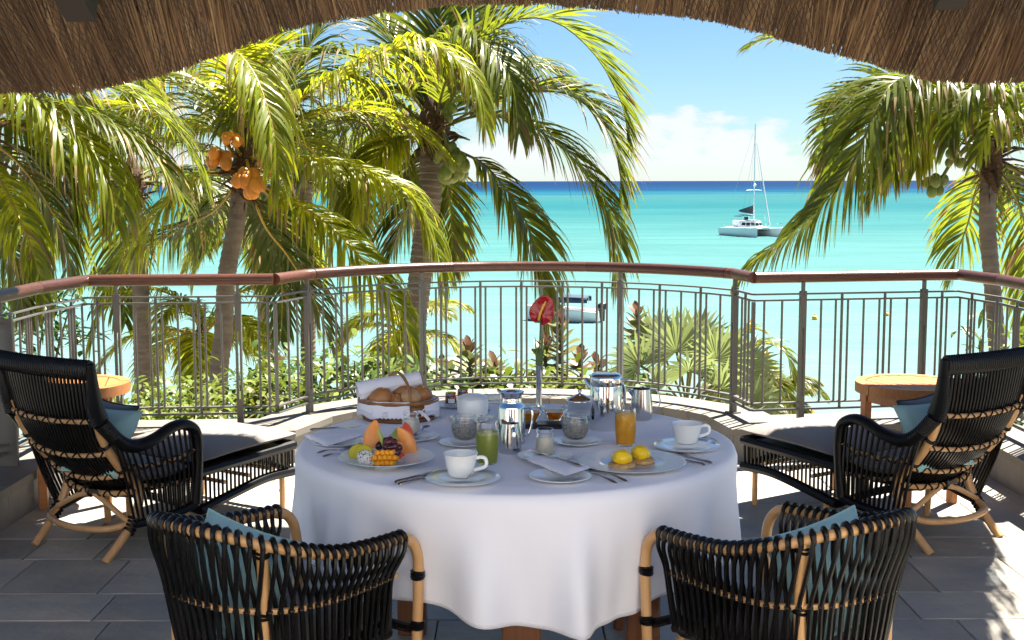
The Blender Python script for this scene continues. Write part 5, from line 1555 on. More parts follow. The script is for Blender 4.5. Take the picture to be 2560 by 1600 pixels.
def palm(name, label, Y0, crown_px, trunk_px, fronds, leafmat, rac, Lmax, n_extra, L_extra, nut=None, seed=0, extra_az=(0, 360), rtr=(.12, .15), droop=.5, groundz=True, wid=.017, e0r=(-25, 75)):
    c = Q(crown_px[0], crown_px[1], Y0)
    root_p = Q(trunk_px[-1][0], trunk_px[-1][1], Y0 + (trunk_px[-1][2] if len(trunk_px[-1]) > 2 else 0))
    g = V((root_p.x, root_p.y, gz(root_p.x, root_p.y) - .3))
    root = thing(name, label, 'palm tree', g)
    off = -g
    tp = [c + V((0, 0, -.1)) + off] + [Q(t[0], t[1], Y0 + (t[2] if len(t) > 2 else 0)) + off for t in trunk_px] + [V((0, 0, 0))]
    trunk(tp[::-1], rtr[1], rtr[0], root)
    crown_base(c + off, root, rtr[0] * 1.3, seed)
    for i, f in enumerate(fronds):
        pts = [c + off] + [q + off for q in px_fr(Y0, f[0])] if not f[1].get('free') else [q + off for q in px_fr(Y0, f[0])]
        o = f[1]
        me = frond_mesh(pts, o.get('L', Lmax), int(o.get('n', 62) * 1.45), o.get('droop', droop), [o.get('mat', leafmat), rac], o.get('w', wid), seed * 100 + i, o.get('up'), base=o.get('base', .14), stiff=o.get('stiff', .3), fwd_ang=o.get('fa', (38, 62)))
        link('frond', me, root)
    rnd = random.Random(seed + 50)
    for i in range(n_extra):
        az = R(lerp(extra_az[0], extra_az[1], (i + rnd.uniform(.1, .9)) / n_extra)); e0 = rnd.uniform(*e0r)
        me = frond_mesh(arch(c + off + V((0, 0, .1)), az, e0, L_extra * rnd.uniform(.85, 1.1), e0 - rnd.uniform(85, 120)), Lmax, 78, droop, [leafmat, rac], wid, seed * 100 + 40 + i, stiff=.3)
        link('frond', me, root)
    if nut: nuts(c + off, root, nut[0], nut[1], seed)
    return root
F = lambda pts, **k: (pts, k)
# palm with orange coconuts (left of centre)
palm('coconut_palm', 'yellow-green coconut palm with orange coconuts, left of centre', 14.5, (612, 425), [(600, 475), (590, 560), (566, 690), (558, 830), (545, 1010)], [
    F([(600, 250, -.3), (582, 128, -.7), (640, 190, -1.1), (685, 330, -1.4), (700, 470, -1.5)], L=.95, droop=.9, n=70),
    F([(540, 330, .1), (457, 300, .1), (350, 268, .2), (260, 257, .3), (122, 262, .4), (20, 300, .4)], L=1.0, droop=1.2, n=74),
    F([(560, 430, -.2), (480, 450, -.4), (370, 560, -.7), (285, 680, -.9), (225, 860, -1.0)], L=.85, droop=.7, n=64),
    F([(720, 275, 0), (850, 184, -.2), (1025, 108, -.5), (1120, 130, -.7), (1190, 210, -.9), (1215, 320, -1.0)], L=1.05, droop=1.1, n=84),
    F([(700, 400, -.2), (760, 395, -.3), (870, 410, -.5), (961, 446, -.7), (1035, 500, -.8), (1090, 620, -.9), (1105, 730, -.9)], L=.95, droop=1.0, n=80),
    F([(700, 490, -.3), (800, 545, -.6), (880, 620, -.9), (950, 705, -1.1), (1013, 808, -1.2), (1045, 930, -1.2)], L=.95, droop=.8, n=80),
    F([(632, 300, .2), (637, 180, .3), (640, 60, .3), (650, -60, .2)], L=.9, droop=.3, n=60),
    F([(700, 250, .6), (790, 90, 1.0), (900, -30, 1.4)], L=1.0, droop=.5, mat=M_pB),
    F([(500, 240, .6), (420, 130, 1.0), (330, 90, 1.3), (230, 120, 1.6)], L=1.0, droop=.8, mat=M_pB),
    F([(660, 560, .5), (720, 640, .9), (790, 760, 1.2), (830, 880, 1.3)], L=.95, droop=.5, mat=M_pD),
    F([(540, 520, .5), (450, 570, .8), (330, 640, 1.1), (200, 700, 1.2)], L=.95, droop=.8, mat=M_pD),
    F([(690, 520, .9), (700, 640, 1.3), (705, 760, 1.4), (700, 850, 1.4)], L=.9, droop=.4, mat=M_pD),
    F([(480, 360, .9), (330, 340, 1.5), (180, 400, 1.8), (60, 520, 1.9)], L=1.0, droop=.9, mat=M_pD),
    F([(760, 330, .8), (880, 300, 1.2), (980, 340, 1.4), (1040, 450, 1.4)], L=1.0, droop=.9, mat=M_pB),
    ], M_pA, M_racA, .95, 4, 2.8, ([(-.22, -.3, .15, 7, .065), (.32, -.35, .05, 7, .06), (.16, -.42, -.12, 12, .078), (-.05, -.4, .35, 8, .05)], M_nutO), 3, rtr=(.10, .13), extra_az=(-75, 75), e0r=(35, 80))
# palm with green coconuts (centre)
palm('coconut_palm', 'tall green coconut palm with green coconuts near the middle', 16.5, (1082, 330), [(1078, 390), (1078, 450), (1065, 560), (1050, 690), (1035, 830), (1045, 960)], [
    F([(1130, 250, -.1), (1190, 120, -.2), (1280, 52, -.2), (1390, 55, -.2), (1490, 140, -.2), (1555, 260, -.2), (1570, 350, -.2)], L=1.45, droop=.16, n=84, stiff=.6, fa=(28, 52)),
    F([(1120, 190, -.5), (1181, 98, -.9), (1244, 140, -1.3), (1285, 220, -1.5), (1298, 330, -1.6)], L=1.25, droop=1.0, n=70),
    F([(1200, 270, -.2), (1292, 232, -.4), (1370, 227, -.5), (1445, 248, -.6), (1515, 320, -.7), (1550, 430, -.7), (1548, 500, -.7)], L=1.4, droop=.28, n=84, stiff=.5, fa=(28, 52)),
    F([(1190, 290, -.3), (1292, 300, -.5), (1370, 342, -.7), (1430, 396, -.8), (1485, 470, -.9), (1528, 570, -1.0), (1540, 720, -1.0)], L=1.3, droop=.5, n=84),
    F([(1136, 372, -.2), (1203, 406, -.4), (1259, 466, -.6), (1312, 550, -.8), (1346, 650, -.9), (1362, 760, -.9), (1352, 850, -.9)], L=1.05, droop=.55, n=90, base=.2),
    F([(1100, 150, .3), (1100, 30, .5), (1110, -80, .5)], L=1.3, droop=.3),
    F([(1040, 200, .2), (980, 90, .4), (900, 0, .6)], L=1.3, droop=.4),
    F([(1150, 170, .5), (1210, 50, .8), (1280, -40, 1.0)], L=1.3, droop=.5),
    F([(1000, 260, .1), (900, 200, .2), (800, 190, .4), (700, 250, .5)], L=1.2, droop=.8),
    F([(1010, 330, -.3), (960, 370, -.6), (900, 470, -.8), (880, 570, -.8)], L=1.1, droop=.8, mat=M_pA),
    F([(1110, 420, .3), (1125, 500, .4), (1130, 600, .5), (1125, 690, .5)], L=.8, droop=.3),
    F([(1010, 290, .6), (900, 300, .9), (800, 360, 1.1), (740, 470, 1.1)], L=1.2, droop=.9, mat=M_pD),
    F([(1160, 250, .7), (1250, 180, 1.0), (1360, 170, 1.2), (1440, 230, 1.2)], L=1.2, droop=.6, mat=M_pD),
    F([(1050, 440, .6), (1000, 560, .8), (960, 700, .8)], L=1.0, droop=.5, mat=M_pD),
    ], M_pB, M_racB, 1.2, 3, 3.4, ([(.30, -.3, -.45, 11, .09), (.22, -.35, -.25, 5, .075), (.25, -.3, .25, 5, .06)], M_nutG), 7, rtr=(.15, .16), wid=.02, e0r=(40, 80))
# palm at the right
palm('coconut_palm', 'coconut palm with pale ringed trunk at the right edge', 12.0, (2478, 395), [(2472, 450), (2468, 560), (2478, 690), (2490, 850), (2495, 1050)], [
    F([(2420, 300, -.3), (2330, 215, -.6), (2240, 205, -.9), (2185, 290, -1.1), (2120, 430, -1.2), (2010, 560, -1.3), (1900, 645, -1.3), (1860, 690, -1.3)], L=1.0, droop=.75, n=104),
    F([(2400, 260, .1), (2290, 215, .1), (2203, 236, .1), (2110, 284, 0), (2075, 370, 0), (2068, 450, 0)], L=.62, droop=.35, n=74, stiff=.7, up=(-.3, -.8, .5)),
    F([(2400, 200, .4), (2250, 140, .6), (2080, 100, .7), (1930, 95, .8), (1870, 120, .8)], L=.75, droop=.45, n=60, stiff=.6),
    F([(2440, 330, -.2), (2380, 260, -.3), (2330, 260, -.4), (2300, 340, -.5), (2290, 430, -.5)], L=.8, droop=.9, n=56, mat=M_pA),
    F([(2520, 330, -.5), (2510, 240, -.9), (2440, 215, -1.2), (2390, 280, -1.4), (2370, 370, -1.5)], L=.75, droop=.8, n=56),
    F([(2540, 260, -.6), (2530, 230, -1.0), (2480, 300, -1.4), (2440, 400, -1.5)], L=.7, droop=.5, n=44),
    F([(2560, 330, -.2), (2660, 300, -.4), (2760, 380, -.5)], L=.8, droop=.9),
    F([(2540, 430, .2), (2640, 480, .3), (2720, 600, .3)], L=.8, droop=.9),
    F([(2440, 480, .5), (2420, 560, .8), (2390, 640, .9), (2375, 700, .9)], L=.7, droop=.4, mat=M_pB, n=44),
    F([(2540, 500, .5), (2570, 600, .7), (2575, 720, .8), (2570, 850, .8)], L=.8, droop=.5, mat=M_pB),
    F([(2450, 260, .3), (2420, 120, .4), (2400, 0, .4)], L=.8, droop=.3),
    F([(2520, 250, .3), (2560, 120, .4), (2600, 0, .4)], L=.8, droop=.3),
    F([(2430, 300, -.5), (2360, 215, -.8), (2290, 230, -1.1), (2250, 330, -1.3), (2230, 440, -1.4)], L=.85, droop=.9, n=60),
    F([(2350, 330, .2), (2280, 330, .2), (2215, 400, .1), (2180, 500, .1)], L=.8, droop=.9, n=50),
    ], M_pB, M_racB, .85, 2, 2.6, ([(-.55, -.1, -.25, 8, .052), (-.42, -.2, .0, 6, .04)], M_nutG), 11, rtr=(.075, .085), e0r=(50, 80), extra_az=(20, 160), wid=.016)
# palm at the left edge
palm('coconut_palm', 'coconut palm at the far left with long hanging yellow-green leaflets', 11.0, (-60, 330), [(-70, 450), (-90, 700), (-100, 1000)], [
    F([(0, 240, -.1), (74, 238, -.2), (149, 294, -.3), (223, 364, -.4), (275, 446, -.5), (292, 560, -.6)], L=.95, droop=1.3, n=70, mat=M_pA),
    F([(-30, 420, -.3), (0, 450, -.5), (50, 550, -.8), (85, 640, -.9), (112, 760, -1.0)], L=.55, droop=.9, n=50, mat=M_pA),
    F([(-20, 250, .5), (60, 200, .8), (150, 210, 1.0), (260, 300, 1.2)], L=.9, droop=1.0),
    F([(20, 380, .6), (90, 460, .9), (150, 570, 1.1), (180, 690, 1.1)], L=.9, droop=.9),
    F([(0, 300, .3), (80, 330, .6), (160, 420, .8), (200, 540, .8)], L=.9, droop=1.1),
    F([(-40, 480, .4), (0, 560, .6), (40, 660, .8), (60, 800, .8)], L=.8, droop=.7),
    ], M_pB, M_racA, .85, 3, 2.5, None, 17, rtr=(.09, .10), e0r=(20, 70), extra_az=(20, 120), wid=.016)
# darker palms further back on the left
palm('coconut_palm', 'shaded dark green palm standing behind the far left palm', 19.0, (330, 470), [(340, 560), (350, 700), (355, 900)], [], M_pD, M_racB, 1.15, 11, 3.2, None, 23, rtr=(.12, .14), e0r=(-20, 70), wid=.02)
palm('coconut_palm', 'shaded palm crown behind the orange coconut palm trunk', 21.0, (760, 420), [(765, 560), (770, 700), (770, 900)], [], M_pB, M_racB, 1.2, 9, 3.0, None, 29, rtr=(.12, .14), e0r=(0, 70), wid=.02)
palm('young_palm', 'small bright yellow palm below the handrail behind the left trunk', 20.0, (505, 860), [(508, 930), (510, 1000)], [], M_pA, M_racA, .7, 12, 2.1, None, 31, rtr=(.07, .09), e0r=(0, 80), wid=.017)
palm('young_palm', 'small bright yellow palm seen just above the handrail near the left trunk', 26.0, (650, 610), [(655, 700), (660, 900)], [], M_pA, M_racA, .75, 12, 2.0, None, 37, rtr=(.08, .10), e0r=(0, 80), wid=.02)
palm('young_palm', 'small yellow palm at the foot of the middle palm trunk', 22.0, (1010, 850), [(1010, 930), (1012, 1000)], [], M_pA, M_racA, .65, 10, 1.5, None, 41, rtr=(.07, .09), e0r=(0, 80), wid=.017)
palm('young_palm', 'young arching palm to the right of the silver fan palm', 14.0, (1815, 960), [(1815, 1020)], [
    F([(1830, 880, 0), (1870, 825, 0), (1910, 830, 0)], L=.38, droop=.3, n=34, mat=M_pA), F([(1850, 900, -.2), (1900, 860, -.3), (1960, 880, -.4), (1990, 960, -.5)], L=.4, droop=.5, n=40)], M_pB, M_racA, .42, 6, 1.0, None, 43, rtr=(.05, .06), e0r=(10, 70), extra_az=(20, 200), wid=.012)
palm('young_palm', 'small palm low at the right of the fan palm near the kerb', 15.5, (1925, 1015), [(1925, 1060)], [], M_pB, M_racA, .35, 11, .75, None, 47, rtr=(.05, .06), e0r=(0, 75), wid=.012)

# ---- silver fan palm
fpR = Q(1715, 1010, 10.2); fan = thing('fan_palm', 'silver green fan palm behind the railing right of the vase', 'fan palm', (fpR.x, fpR.y, gz(fpR.x, fpR.y) - .2))
fo = fpR - fan.location
b = MB(); b.tube([V((0, 0, 0)), V((0, 0, fo.z * .6)), V((0, 0, fo.z - .05))], [.16, .13, .15], 12); b.build('trunk', M_fibre, fan)
b = MB(); rr = random.Random(3)
for i in range(260):
    a, e = rr.uniform(0, 6.28), rr.uniform(-.9, .7); d = V((math.cos(a) * math.cos(e), math.sin(a) * math.cos(e), math.sin(e)))
    p = fo + V((rr.gauss(0, .10), rr.gauss(0, .10), rr.uniform(-.32, -.02)))
    b.strip([p, p + d * .10, p + d * .2 + V((0, 0, -.05))], [V((.006, 0, .004))] * 3)
tag(b.build('dry_fibres', M_fibre, fan), kind='stuff')
def fan_leaf(parent, base, hub, nrm, axis, rad, seed):
    rnd = random.Random(seed); b = MB()
    axis = V(axis).normalized(); nrm = V(nrm); nrm = (nrm - axis * nrm.dot(axis)).normalized(); S = axis.cross(nrm)
    b.cur = 1; b.tube(spline([base, base.lerp(hub, .5) + V((0, 0, .05)), hub], 8), .012, 5); b.cur = 0
    n = 34
    for i in range(n):
        a = lerp(-2.15, 2.15, (i + .5) / n); d = axis * math.cos(a) + S * math.sin(a) + nrm * (.18 * (i % 2) - .02)
        d = d.normalized(); L_ = rad * (.80 + .2 * math.cos(a)) * rnd.uniform(.93, 1.05)
        wv = (S * math.cos(a) - axis * math.sin(a)).normalized()
        wv = (wv + nrm * (.6 if i % 2 else -.6)).normalized()
        half = L_ * .55 * math.tan(4.3 / n / 2) * 1.05
        p1 = hub + d * L_ * .55; p2 = hub + d * L_ * .8 + V((0, 0, -.02)); p3 = hub + d * L_ + V((0, 0, -.06 * rnd.random()))
        b.strip([hub + d * .01, p1, p2, p3], [wv * .002, wv * half * 1.45, wv * half * .85, wv * .001])
    b.build('fan_leaf', [M_fanp, M_racB], parent, ang=0)
for i, (px, py, dY, nx, rad) in enumerate(((1600, 915, -.15, -.5, .36), (1690, 880, .0, -.1, .42), (1790, 900, -.1, .4, .38), (1640, 985, -.35, -.6, .36), (1800, 975, -.35, .7, .36), (1855, 930, .1, .6, .38), (1560, 990, .0, -.8, .33), (1880, 1010, -.2, .9, .33),
                                         (1720, 930, -.4, .1, .36), (1590, 1050, -.3, -.7, .30), (1850, 1060, -.3, .8, .30), (1740, 860, .3, .2, .40), (1640, 860, .3, -.3, .38))):
    h = Q(px, py, 10.2 + dY) - fan.location
    ax = (h - fo + V((0, 0, .06))).normalized()
    fan_leaf(fan, fo + V((0, 0, -.05)), h, (nx * .3, -.9, .35), ax, rad * .98, i)
# ---- upright waxy shrubs with leaf rosettes along the stem
LF = MB()
def leafshape(L_, W_, n=5, fold=.25):
    b = MB(); prof = (.15, .7, 1.0, .85, .0)
    k = len(b.v)
    for i in range(n):
        t = i / (n - 1); w = W_ / 2 * prof[i]; z = -.12 * L_ * t * t
        b.v += [V((-w, L_ * t, z + w * fold)), V((0, L_ * t, z)), V((w, L_ * t, z + w * fold))]
    for i in range(n - 1):
        q = 3 * i
        b.face(q, q + 1, q + 4, q + 3); b.face(q + 1, q + 2, q + 5, q + 4)
    return b
meO = leafshape(.12, .065).mesh('leaf', M_crot, True, 0); meR = leafshape(.10, .05).mesh('leaf', M_crotr, True, 0)
CR = [(1172, 868, 9.6, 'waxy shrub spike with a red tip left of the vase', .55, 34), (1105, 915, 9.8, 'short waxy shrub spike beside the middle railing post', .35, 18), (1235, 905, 9.9, 'pale waxy shrub spike just left of the vase', .5, 28),
      (1402, 795, 10.0, 'tallest waxy shrub spike right of the red flower', .85, 52), (1362, 850, 10.1, 'waxy shrub spike directly behind the flower stem', .7, 34), (1450, 890, 9.7, 'bronze leaved shrub spike left of the fan palm', .5, 30), (1495, 905, 9.9, 'bronze shrub spike touching the fan palm', .45, 26),
      (1592, 775, 10.6, 'waxy shrub spike rising behind the fan palm', .7, 32), (690, 890, 11.0, 'reddish shrub spike behind the left railing corner', .5, 22), (640, 985, 9.8, 'low waxy shrub spike behind the left railing panel', .3, 16)]
for ci, (px, py, Y, lab, hh, nl) in enumerate(CR):
    tp = Q(px, py, Y); g = V((tp.x, tp.y, gz(tp.x, tp.y) - .1))
    t = thing('waxy_shrub', lab, 'shrub', g, group='waxy shrubs below the railing')
    rnd = random.Random(ci); H = tp.z - g.z
    b = MB(); b.tube([V((0, 0, 0)), V((.05, 0, H * .6)), V((0, 0, H - .03))], [.03, .022, .010], 6); b.build('stem', M_wood, t)
    red = 'bronze' in lab or 'reddish' in lab
    nl = int(nl * 1.3)
    for i in range(nl):
        f = i / nl; z = H - f * hh; a = i * 2.4 + rnd.uniform(-.3, .3)
        me = meR if (red and rnd.random() < .75) or f < .12 else meO
        sc_ = lerp(1.0, 1.75, min(1, f * 2.5)) * rnd.uniform(.85, 1.15)
        o = link('leaf', me, t, (0, 0, z), (R(lerp(70, 12, min(1, f * 2.2))) + rnd.uniform(-.2, .2), rnd.uniform(-.3, .3), a)); o.scale = (sc_,) * 3
# ---- leafy shrubs and strap leaved clumps
def shrub(name, lab, px, py, Y, rx, rz_, nl, L_, W_, m, grp, seed, mats2=None, ry=.45):
    tp = Q(px, py, Y); g = V((tp.x, tp.y, gz(tp.x, tp.y) - .1))
    t = thing(name, lab, 'shrub', g, group=grp); rnd = random.Random(seed); c = tp - g
    nb = 13; tips = []
    for i in range(nb):
        a = rnd.uniform(0, 6.28); k = math.sqrt(rnd.random())
        q = c + V((math.cos(a) * rx * k, math.sin(a) * ry * k, rnd.uniform(-rz_, rz_ * .8) * (1 - .4 * k))); tips.append(q)
    for q in tips[:6]:
        b = MB(); b.tube(spline([V((q.x * .15, q.y * .15, 0)), V((q.x * .5, q.y * .5, q.z * .7)), q], 8), [.02] * 4 + [.014] * 3 + [.008, .005], 5); b.build('stem', M_wood, t)
    b = MB()
    for i in range(nl):
        q = rnd.choice(tips) + V((rnd.gauss(0, .12), rnd.gauss(0, .12), rnd.gauss(0, .09)))
        a, e = rnd.uniform(0, 6.28), rnd.gauss(.35, .5)
        d = V((math.cos(a) * math.cos(e), math.sin(a) * math.cos(e), math.sin(e)))
        s = V((-math.sin(a), math.cos(a), rnd.uniform(-.4, .4))).normalized()
        l_ = L_ * rnd.uniform(.7, 1.2); w = W_ * rnd.uniform(.8, 1.2) / 2
        b.strip([q, q + d * l_ * .35, q + d * l_ * .7 + V((0, 0, -.01)), q + d * l_ + V((0, 0, -.03))], [s * w * .3, s * w, s * w * .8, s * w * .03])
    tag(b.build('foliage', m, t, ang=0), kind='stuff')
SH = [(385, 1015, 9.4, .55, .18, 520, .11, .035, M_shrub, 'bright small leaved shrub at the left behind the first railing panel'), (500, 1005, 10.2, .6, .24, 560, .12, .04, M_shrub, 'bright shrub around the foot of the left palm trunk'),
      (640, 1005, 9.6, .5, .22, 460, .12, .035, M_shrub, 'yellow-green shrub behind the left railing corner'), (750, 970, 10.4, .5, .28, 480, .13, .045, M_shrubd, 'deep green shrub between left corner and bread basket'),
      (870, 968, 10.0, .5, .30, 520, .13, .045, M_shrub, 'leafy shrub directly behind the bread basket'), (985, 975, 10.6, .45, .26, 420, .13, .04, M_shrubd, 'deep green shrub right behind the basket handle'),
      (1150, 985, 9.6, .45, .20, 460, .13, .045, M_shrubd, 'deep green shrub behind the jam jars'), (1270, 1000, 9.3, .45, .15, 420, .12, .045, M_shrub, 'bright shrub behind the thermos jug'),
      (1400, 985, 9.3, .45, .17, 460, .12, .05, M_shrub, 'bright broad leaved shrub behind the sugar bowl'), (1500, 1000, 9.6, .4, .16, 360, .12, .045, M_shrubd, 'dark shrub below the bronze spikes'),
      (2545, 1010, 8.6, .35, .25, 300, .16, .04, M_shrubd, 'dark shrub outside the railing at the right edge'), (2560, 900, 9.4, .4, .3, 300, .2, .04, M_shrub, 'leafy shrub beside the right palm trunk'),
      (40, 800, 13.0, .8, .5, 420, .2, .05, M_shrubd, 'dark shrub outside the railing at the left edge')]
for i, (px, py, Y, rx, rz_, nl, L_, W_, m, lab) in enumerate(SH):
    shrub('leafy_shrub', lab, px, py, Y, rx, rz_, nl, L_, W_, m, 'leafy shrubs below the railing', i + 60)
def strap(px, py, Y, w, n, H, lab, seed):
    tp = Q(px, py, Y); zb = tp.z - H; t = thing('strap_plant', lab, 'plant', (tp.x, tp.y, zb), group='strap leaved plants at the kerb'); rnd = random.Random(seed)
    for i in range(n):
        x = rnd.uniform(-w, w); y = rnd.uniform(-.12, .12); a = rnd.uniform(0, 6.28); ln = H * rnd.uniform(.8, 1.25)
        d = V((math.cos(a) * rnd.uniform(.2, .8), math.sin(a) * .4, 1)).normalized()
        p0 = V((x, y, 0)); p1 = p0 + d * ln * .6; p2 = p0 + d * ln * .95 + V((math.cos(a) * .06, 0, -.01)); p3 = p2 + V((math.cos(a) * .10, math.sin(a) * .05, -.07))
        ww = V((.7, .7, 0)).normalized() if rnd.random() < .3 else V((1, .2, 0)).normalized(); ww *= .013
        b = MB(); b.strip([p0, p1, p2, p3], [ww, ww, ww * .8, ww * .05]); b.build('leaf', M_strap, t, ang=0)
    b = MB(); b.lathe([(.1, -2.2), (.12, -.5), (.1, 0), (0, .02)], 10); b.build('root_clump', M_soil, t)
strap(780, 1020, 9.0, .30, 26, .42, 'dark strap leaved plant left of the bread basket', 1)
strap(900, 1015, 9.1, .30, 26, .42, 'strap leaved plant behind the bread basket', 2)
strap(690, 1030, 8.9, .25, 20, .40, 'strap leaved plant by the left railing corner', 3)
strap(1110, 1000, 9.2, .25, 18, .40, 'strap leaved plant behind the white lidded pot', 4)

# ================================================================== BOATS, BUOYS, BEACH
bw_ = P(1880, 591, SEA_Z); hd = V((.34, -.94, 0)).normalized()
cat_ = thing('catamaran', 'white sailing catamaran moored in the lagoon with bare mast', 'boat', bw_, math.atan2(hd.y, hd.x))
def hull(y0):
    b = MB(); n = 14
    def s(u, v):
        x = lerp(-5.6, 5.9, u); w = .78 * (1 - max(0, (u - .45) / .55) ** 2.2) + .02; fb = lerp(1.25, 1.55, u)
        a = v * math.pi
        yy = -math.cos(a) * w * (1 if v in (0, 1) else 1); zz = fb - math.sin(a) ** .55 * (fb + .25)
        if u > .97: x += .0
        return V((x, y0 + yy, zz))
    b.grid(s, n, 12)
    k = len(b.v); b.v += [s(0, i / 12) for i in range(13)]; b.face(*range(k, k + 13))
    b.grid(lambda u, v: V((s(u, 0).x, lerp(s(u, 0).y, s(u, 1).y, v), s(u, 0).z + .001)), n, 1)
    b.build('hull', M_hull, cat_, ang=50)
hull(-2.55); hull(2.55)
b = MB(); b.grid(lambda u, v: V((lerp(-4.6, 2.6, u), lerp(-2.3, 2.3, v), 1.15 - .35 * math.sin(v * math.pi))), 6, 8); b.box((-1.0, 0, 1.36), (7.0, 5.0, .25)); b.build('bridge_deck', M_hull, cat_, smooth_=False)
b = MB()
def cab(u, v):
    a = lerp(-math.pi / 2, math.pi / 2, u); k = lerp(1.0, .80, v)
    return V((-1.2 + 3.1 * math.cos(a) * k, 2.15 * math.sin(a) * k, lerp(1.45, 2.55, v)))
b.grid(cab, 24, 6); b.grid(lambda u, v: V((lerp(-3.2, cab(v, 1).x, u), cab(v, 1).y, 2.55 + .10 * math.sin(v * math.pi))), 4, 24); b.box((-2.3, 0, 2.0), (2.2, 3.6, 1.1)); b.build('cabin', M_hull, cat_, ang=30)
for i in range(7):
    u0, u1 = .10 + i * .116, .10 + i * .116 + .098
    b = MB(); b.grid(lambda u, v: cab(lerp(u0, u1, u), lerp(.30, .72, v)) * 1.0 + V((.03 * math.cos(lerp(u0, u1, u) * math.pi - math.pi / 2), .03 * math.sin(lerp(u0, u1, u) * math.pi - math.pi / 2), 0)), 4, 1); b.build('cabin_window', M_win, cat_)
b = MB(); b.tube([(.4, 0, 1.5), (.35, 0, 18.6)], [.13, .07], 8); b.build('mast', M_hull, cat_)
b = MB(); b.tube([(5.4, 0, 1.9), (1.0, 0, 15.4)], [.14, .05], 8); b.build('furled_jib', M_hull, cat_)
b = MB(); b.tube([(.35, -1.5, 7.6), (.38, 0, 7.7), (.35, 1.5, 7.6)], .05, 6); b.build('spreader', M_hull, cat_)
b = MB(); b.ell((.55, 0, 8.5), (.3, .3, .22), 10, 6); b.build('radar', M_hull, cat_)
b = MB(); b.tube([(.2, 0, 3.6), (-4.4, 0, 4.0)], .09, 6); b.build('boom', M_hull, cat_)
b = MB(); b.prism([(0, 0), (1, 0), (1, 1)], 0, 1) if False else None
b.v += [V(p) for p in ((.2, -.16, 3.65), (.2, -.10, 5.1), (-4.2, -.12, 4.25), (-4.3, -.16, 4.0), (.2, .16, 3.65), (.2, .10, 5.1), (-4.2, .12, 4.25), (-4.3, .16, 4.0))]
for f in ((0, 1, 2, 3), (7, 6, 5, 4), (0, 4, 5, 1), (1, 5, 6, 2), (2, 6, 7, 3), (3, 7, 4, 0)): b.face(*f)
b.build('sail_cover', M_gsail, cat_, smooth_=False)
b = MB(); b.grid(lambda u, v: V((lerp(-3.9, -1.6, u), lerp(-1.3, 1.3, v), 3.25 + .25 * math.sin(v * math.pi))), 4, 6); o = b.build('helm_canopy', M_navy, cat_); o.modifiers.new('s', 'SOLIDIFY').thickness = .06
b = MB(); b.box((-3.0, .6, 2.85), (.6, .5, .5)); b.build('helm_seat', M_motor, cat_, smooth_=False)
for y_ in (-2.6, 2.6):
    b = MB(); b.tube([(.3, y_ * .95, 1.5), (.36, 0, 15.8)], .018, 4); b.build('shroud', M_steel, cat_)
    b = MB(); b.tube([(-5.3, y_ * .9, 1.4), (.36, 0, 18.3)], .016, 4); b.build('backstay', M_steel, cat_)
    b = MB(); b.tube([(5.2, y_, 1.5), (5.2, y_, 2.2)], .05, 6); b.tube([(5.2, y_, 2.15), (3.6, y_, 2.15), (3.6, y_, 1.5)], .03, 5); b.build('pulpit', M_steel, cat_)
b = MB(); b.tube([(5.4, -2.5, 1.45), (5.4, 2.5, 1.45)], .10, 8); b.build('cross_beam', M_hull, cat_)
bl = P(1414, 802, SEA_Z)
mb = thing('motor_boat', 'white motor boat with navy sun canopy moored behind the red flower', 'boat', bl, R(167)); mb.scale = (.92,) * 3
b = MB()
def mh(u, v):
    x = lerp(-2.4, 2.9, u); w = 1.0 * (1 - max(0, (u - .35) / .65) ** 2.4) + .02; fb = lerp(.72, 1.05, u)
    a = v * math.pi; return V((x, -math.cos(a) * w, fb - math.sin(a) ** .7 * (fb + .2)))
b.grid(mh, 16, 12); k = len(b.v); b.v += [mh(0, i / 12) for i in range(13)]; b.face(*range(k, k + 13)); b.build('hull', M_hull, mb, ang=50)
b = MB(); b.grid(lambda u, v: mh(u, lerp(.25, .75, v)) * 1.004, 16, 6); b.build('bottom_paint', M_blue, mb)
b = MB(); b.tube([mh(i / 16, 0) for i in range(17)] + [mh(1 - i / 16, 1) for i in range(17)], .05, 6); b.build('gunwale', M_hull, mb)
b = MB(); b.grid(lambda u, v: V((mh(u, 0).x, lerp(mh(u, 0).y, mh(u, 1).y, v) * .97, mh(u, 0).z - .28)), 12, 2); b.build('deck', M_hull, mb)
b = MB(); b.grid(lambda u, v: V((lerp(-1.7, 1.5, u), lerp(-.95, .95, v), 1.72 + .13 * math.sin(v * math.pi) + .05 * math.sin(u * math.pi))), 8, 8); b.grid(lambda u, v: V((lerp(-1.7, 1.5, u), -.95 - .02 * v, 1.72 - .34 * v)), 8, 1); b.grid(lambda u, v: V((lerp(-1.7, 1.5, u), .95, 1.72 - .34 * v)), 8, 1); o = b.build('canopy', M_navy, mb); o.modifiers.new('s', 'SOLIDIFY').thickness = .04
for x_ in (-1.5, 1.3):
    for y_ in (-.9, .9):
        b = MB(); b.tube([(x_, y_, .7), (x_, y_, 1.7)], .022, 5); b.build('canopy_pole', M_steel, mb)
b = MB(); b.rbox((.5, 0, .9), (.7, .8, .45), .08); b.build('console', M_hull, mb)
for y_ in (-.42, .42):
    b = MB(); b.ell((-2.6, y_, 1.05), (.34, .24, .30), 12, 8); b.tube([(-2.62, y_, .9), (-2.66, y_, .0), (-2.72, y_, -.3)], [.16, .10, .09], 8); b.build('outboard_motor', M_motor, mb)
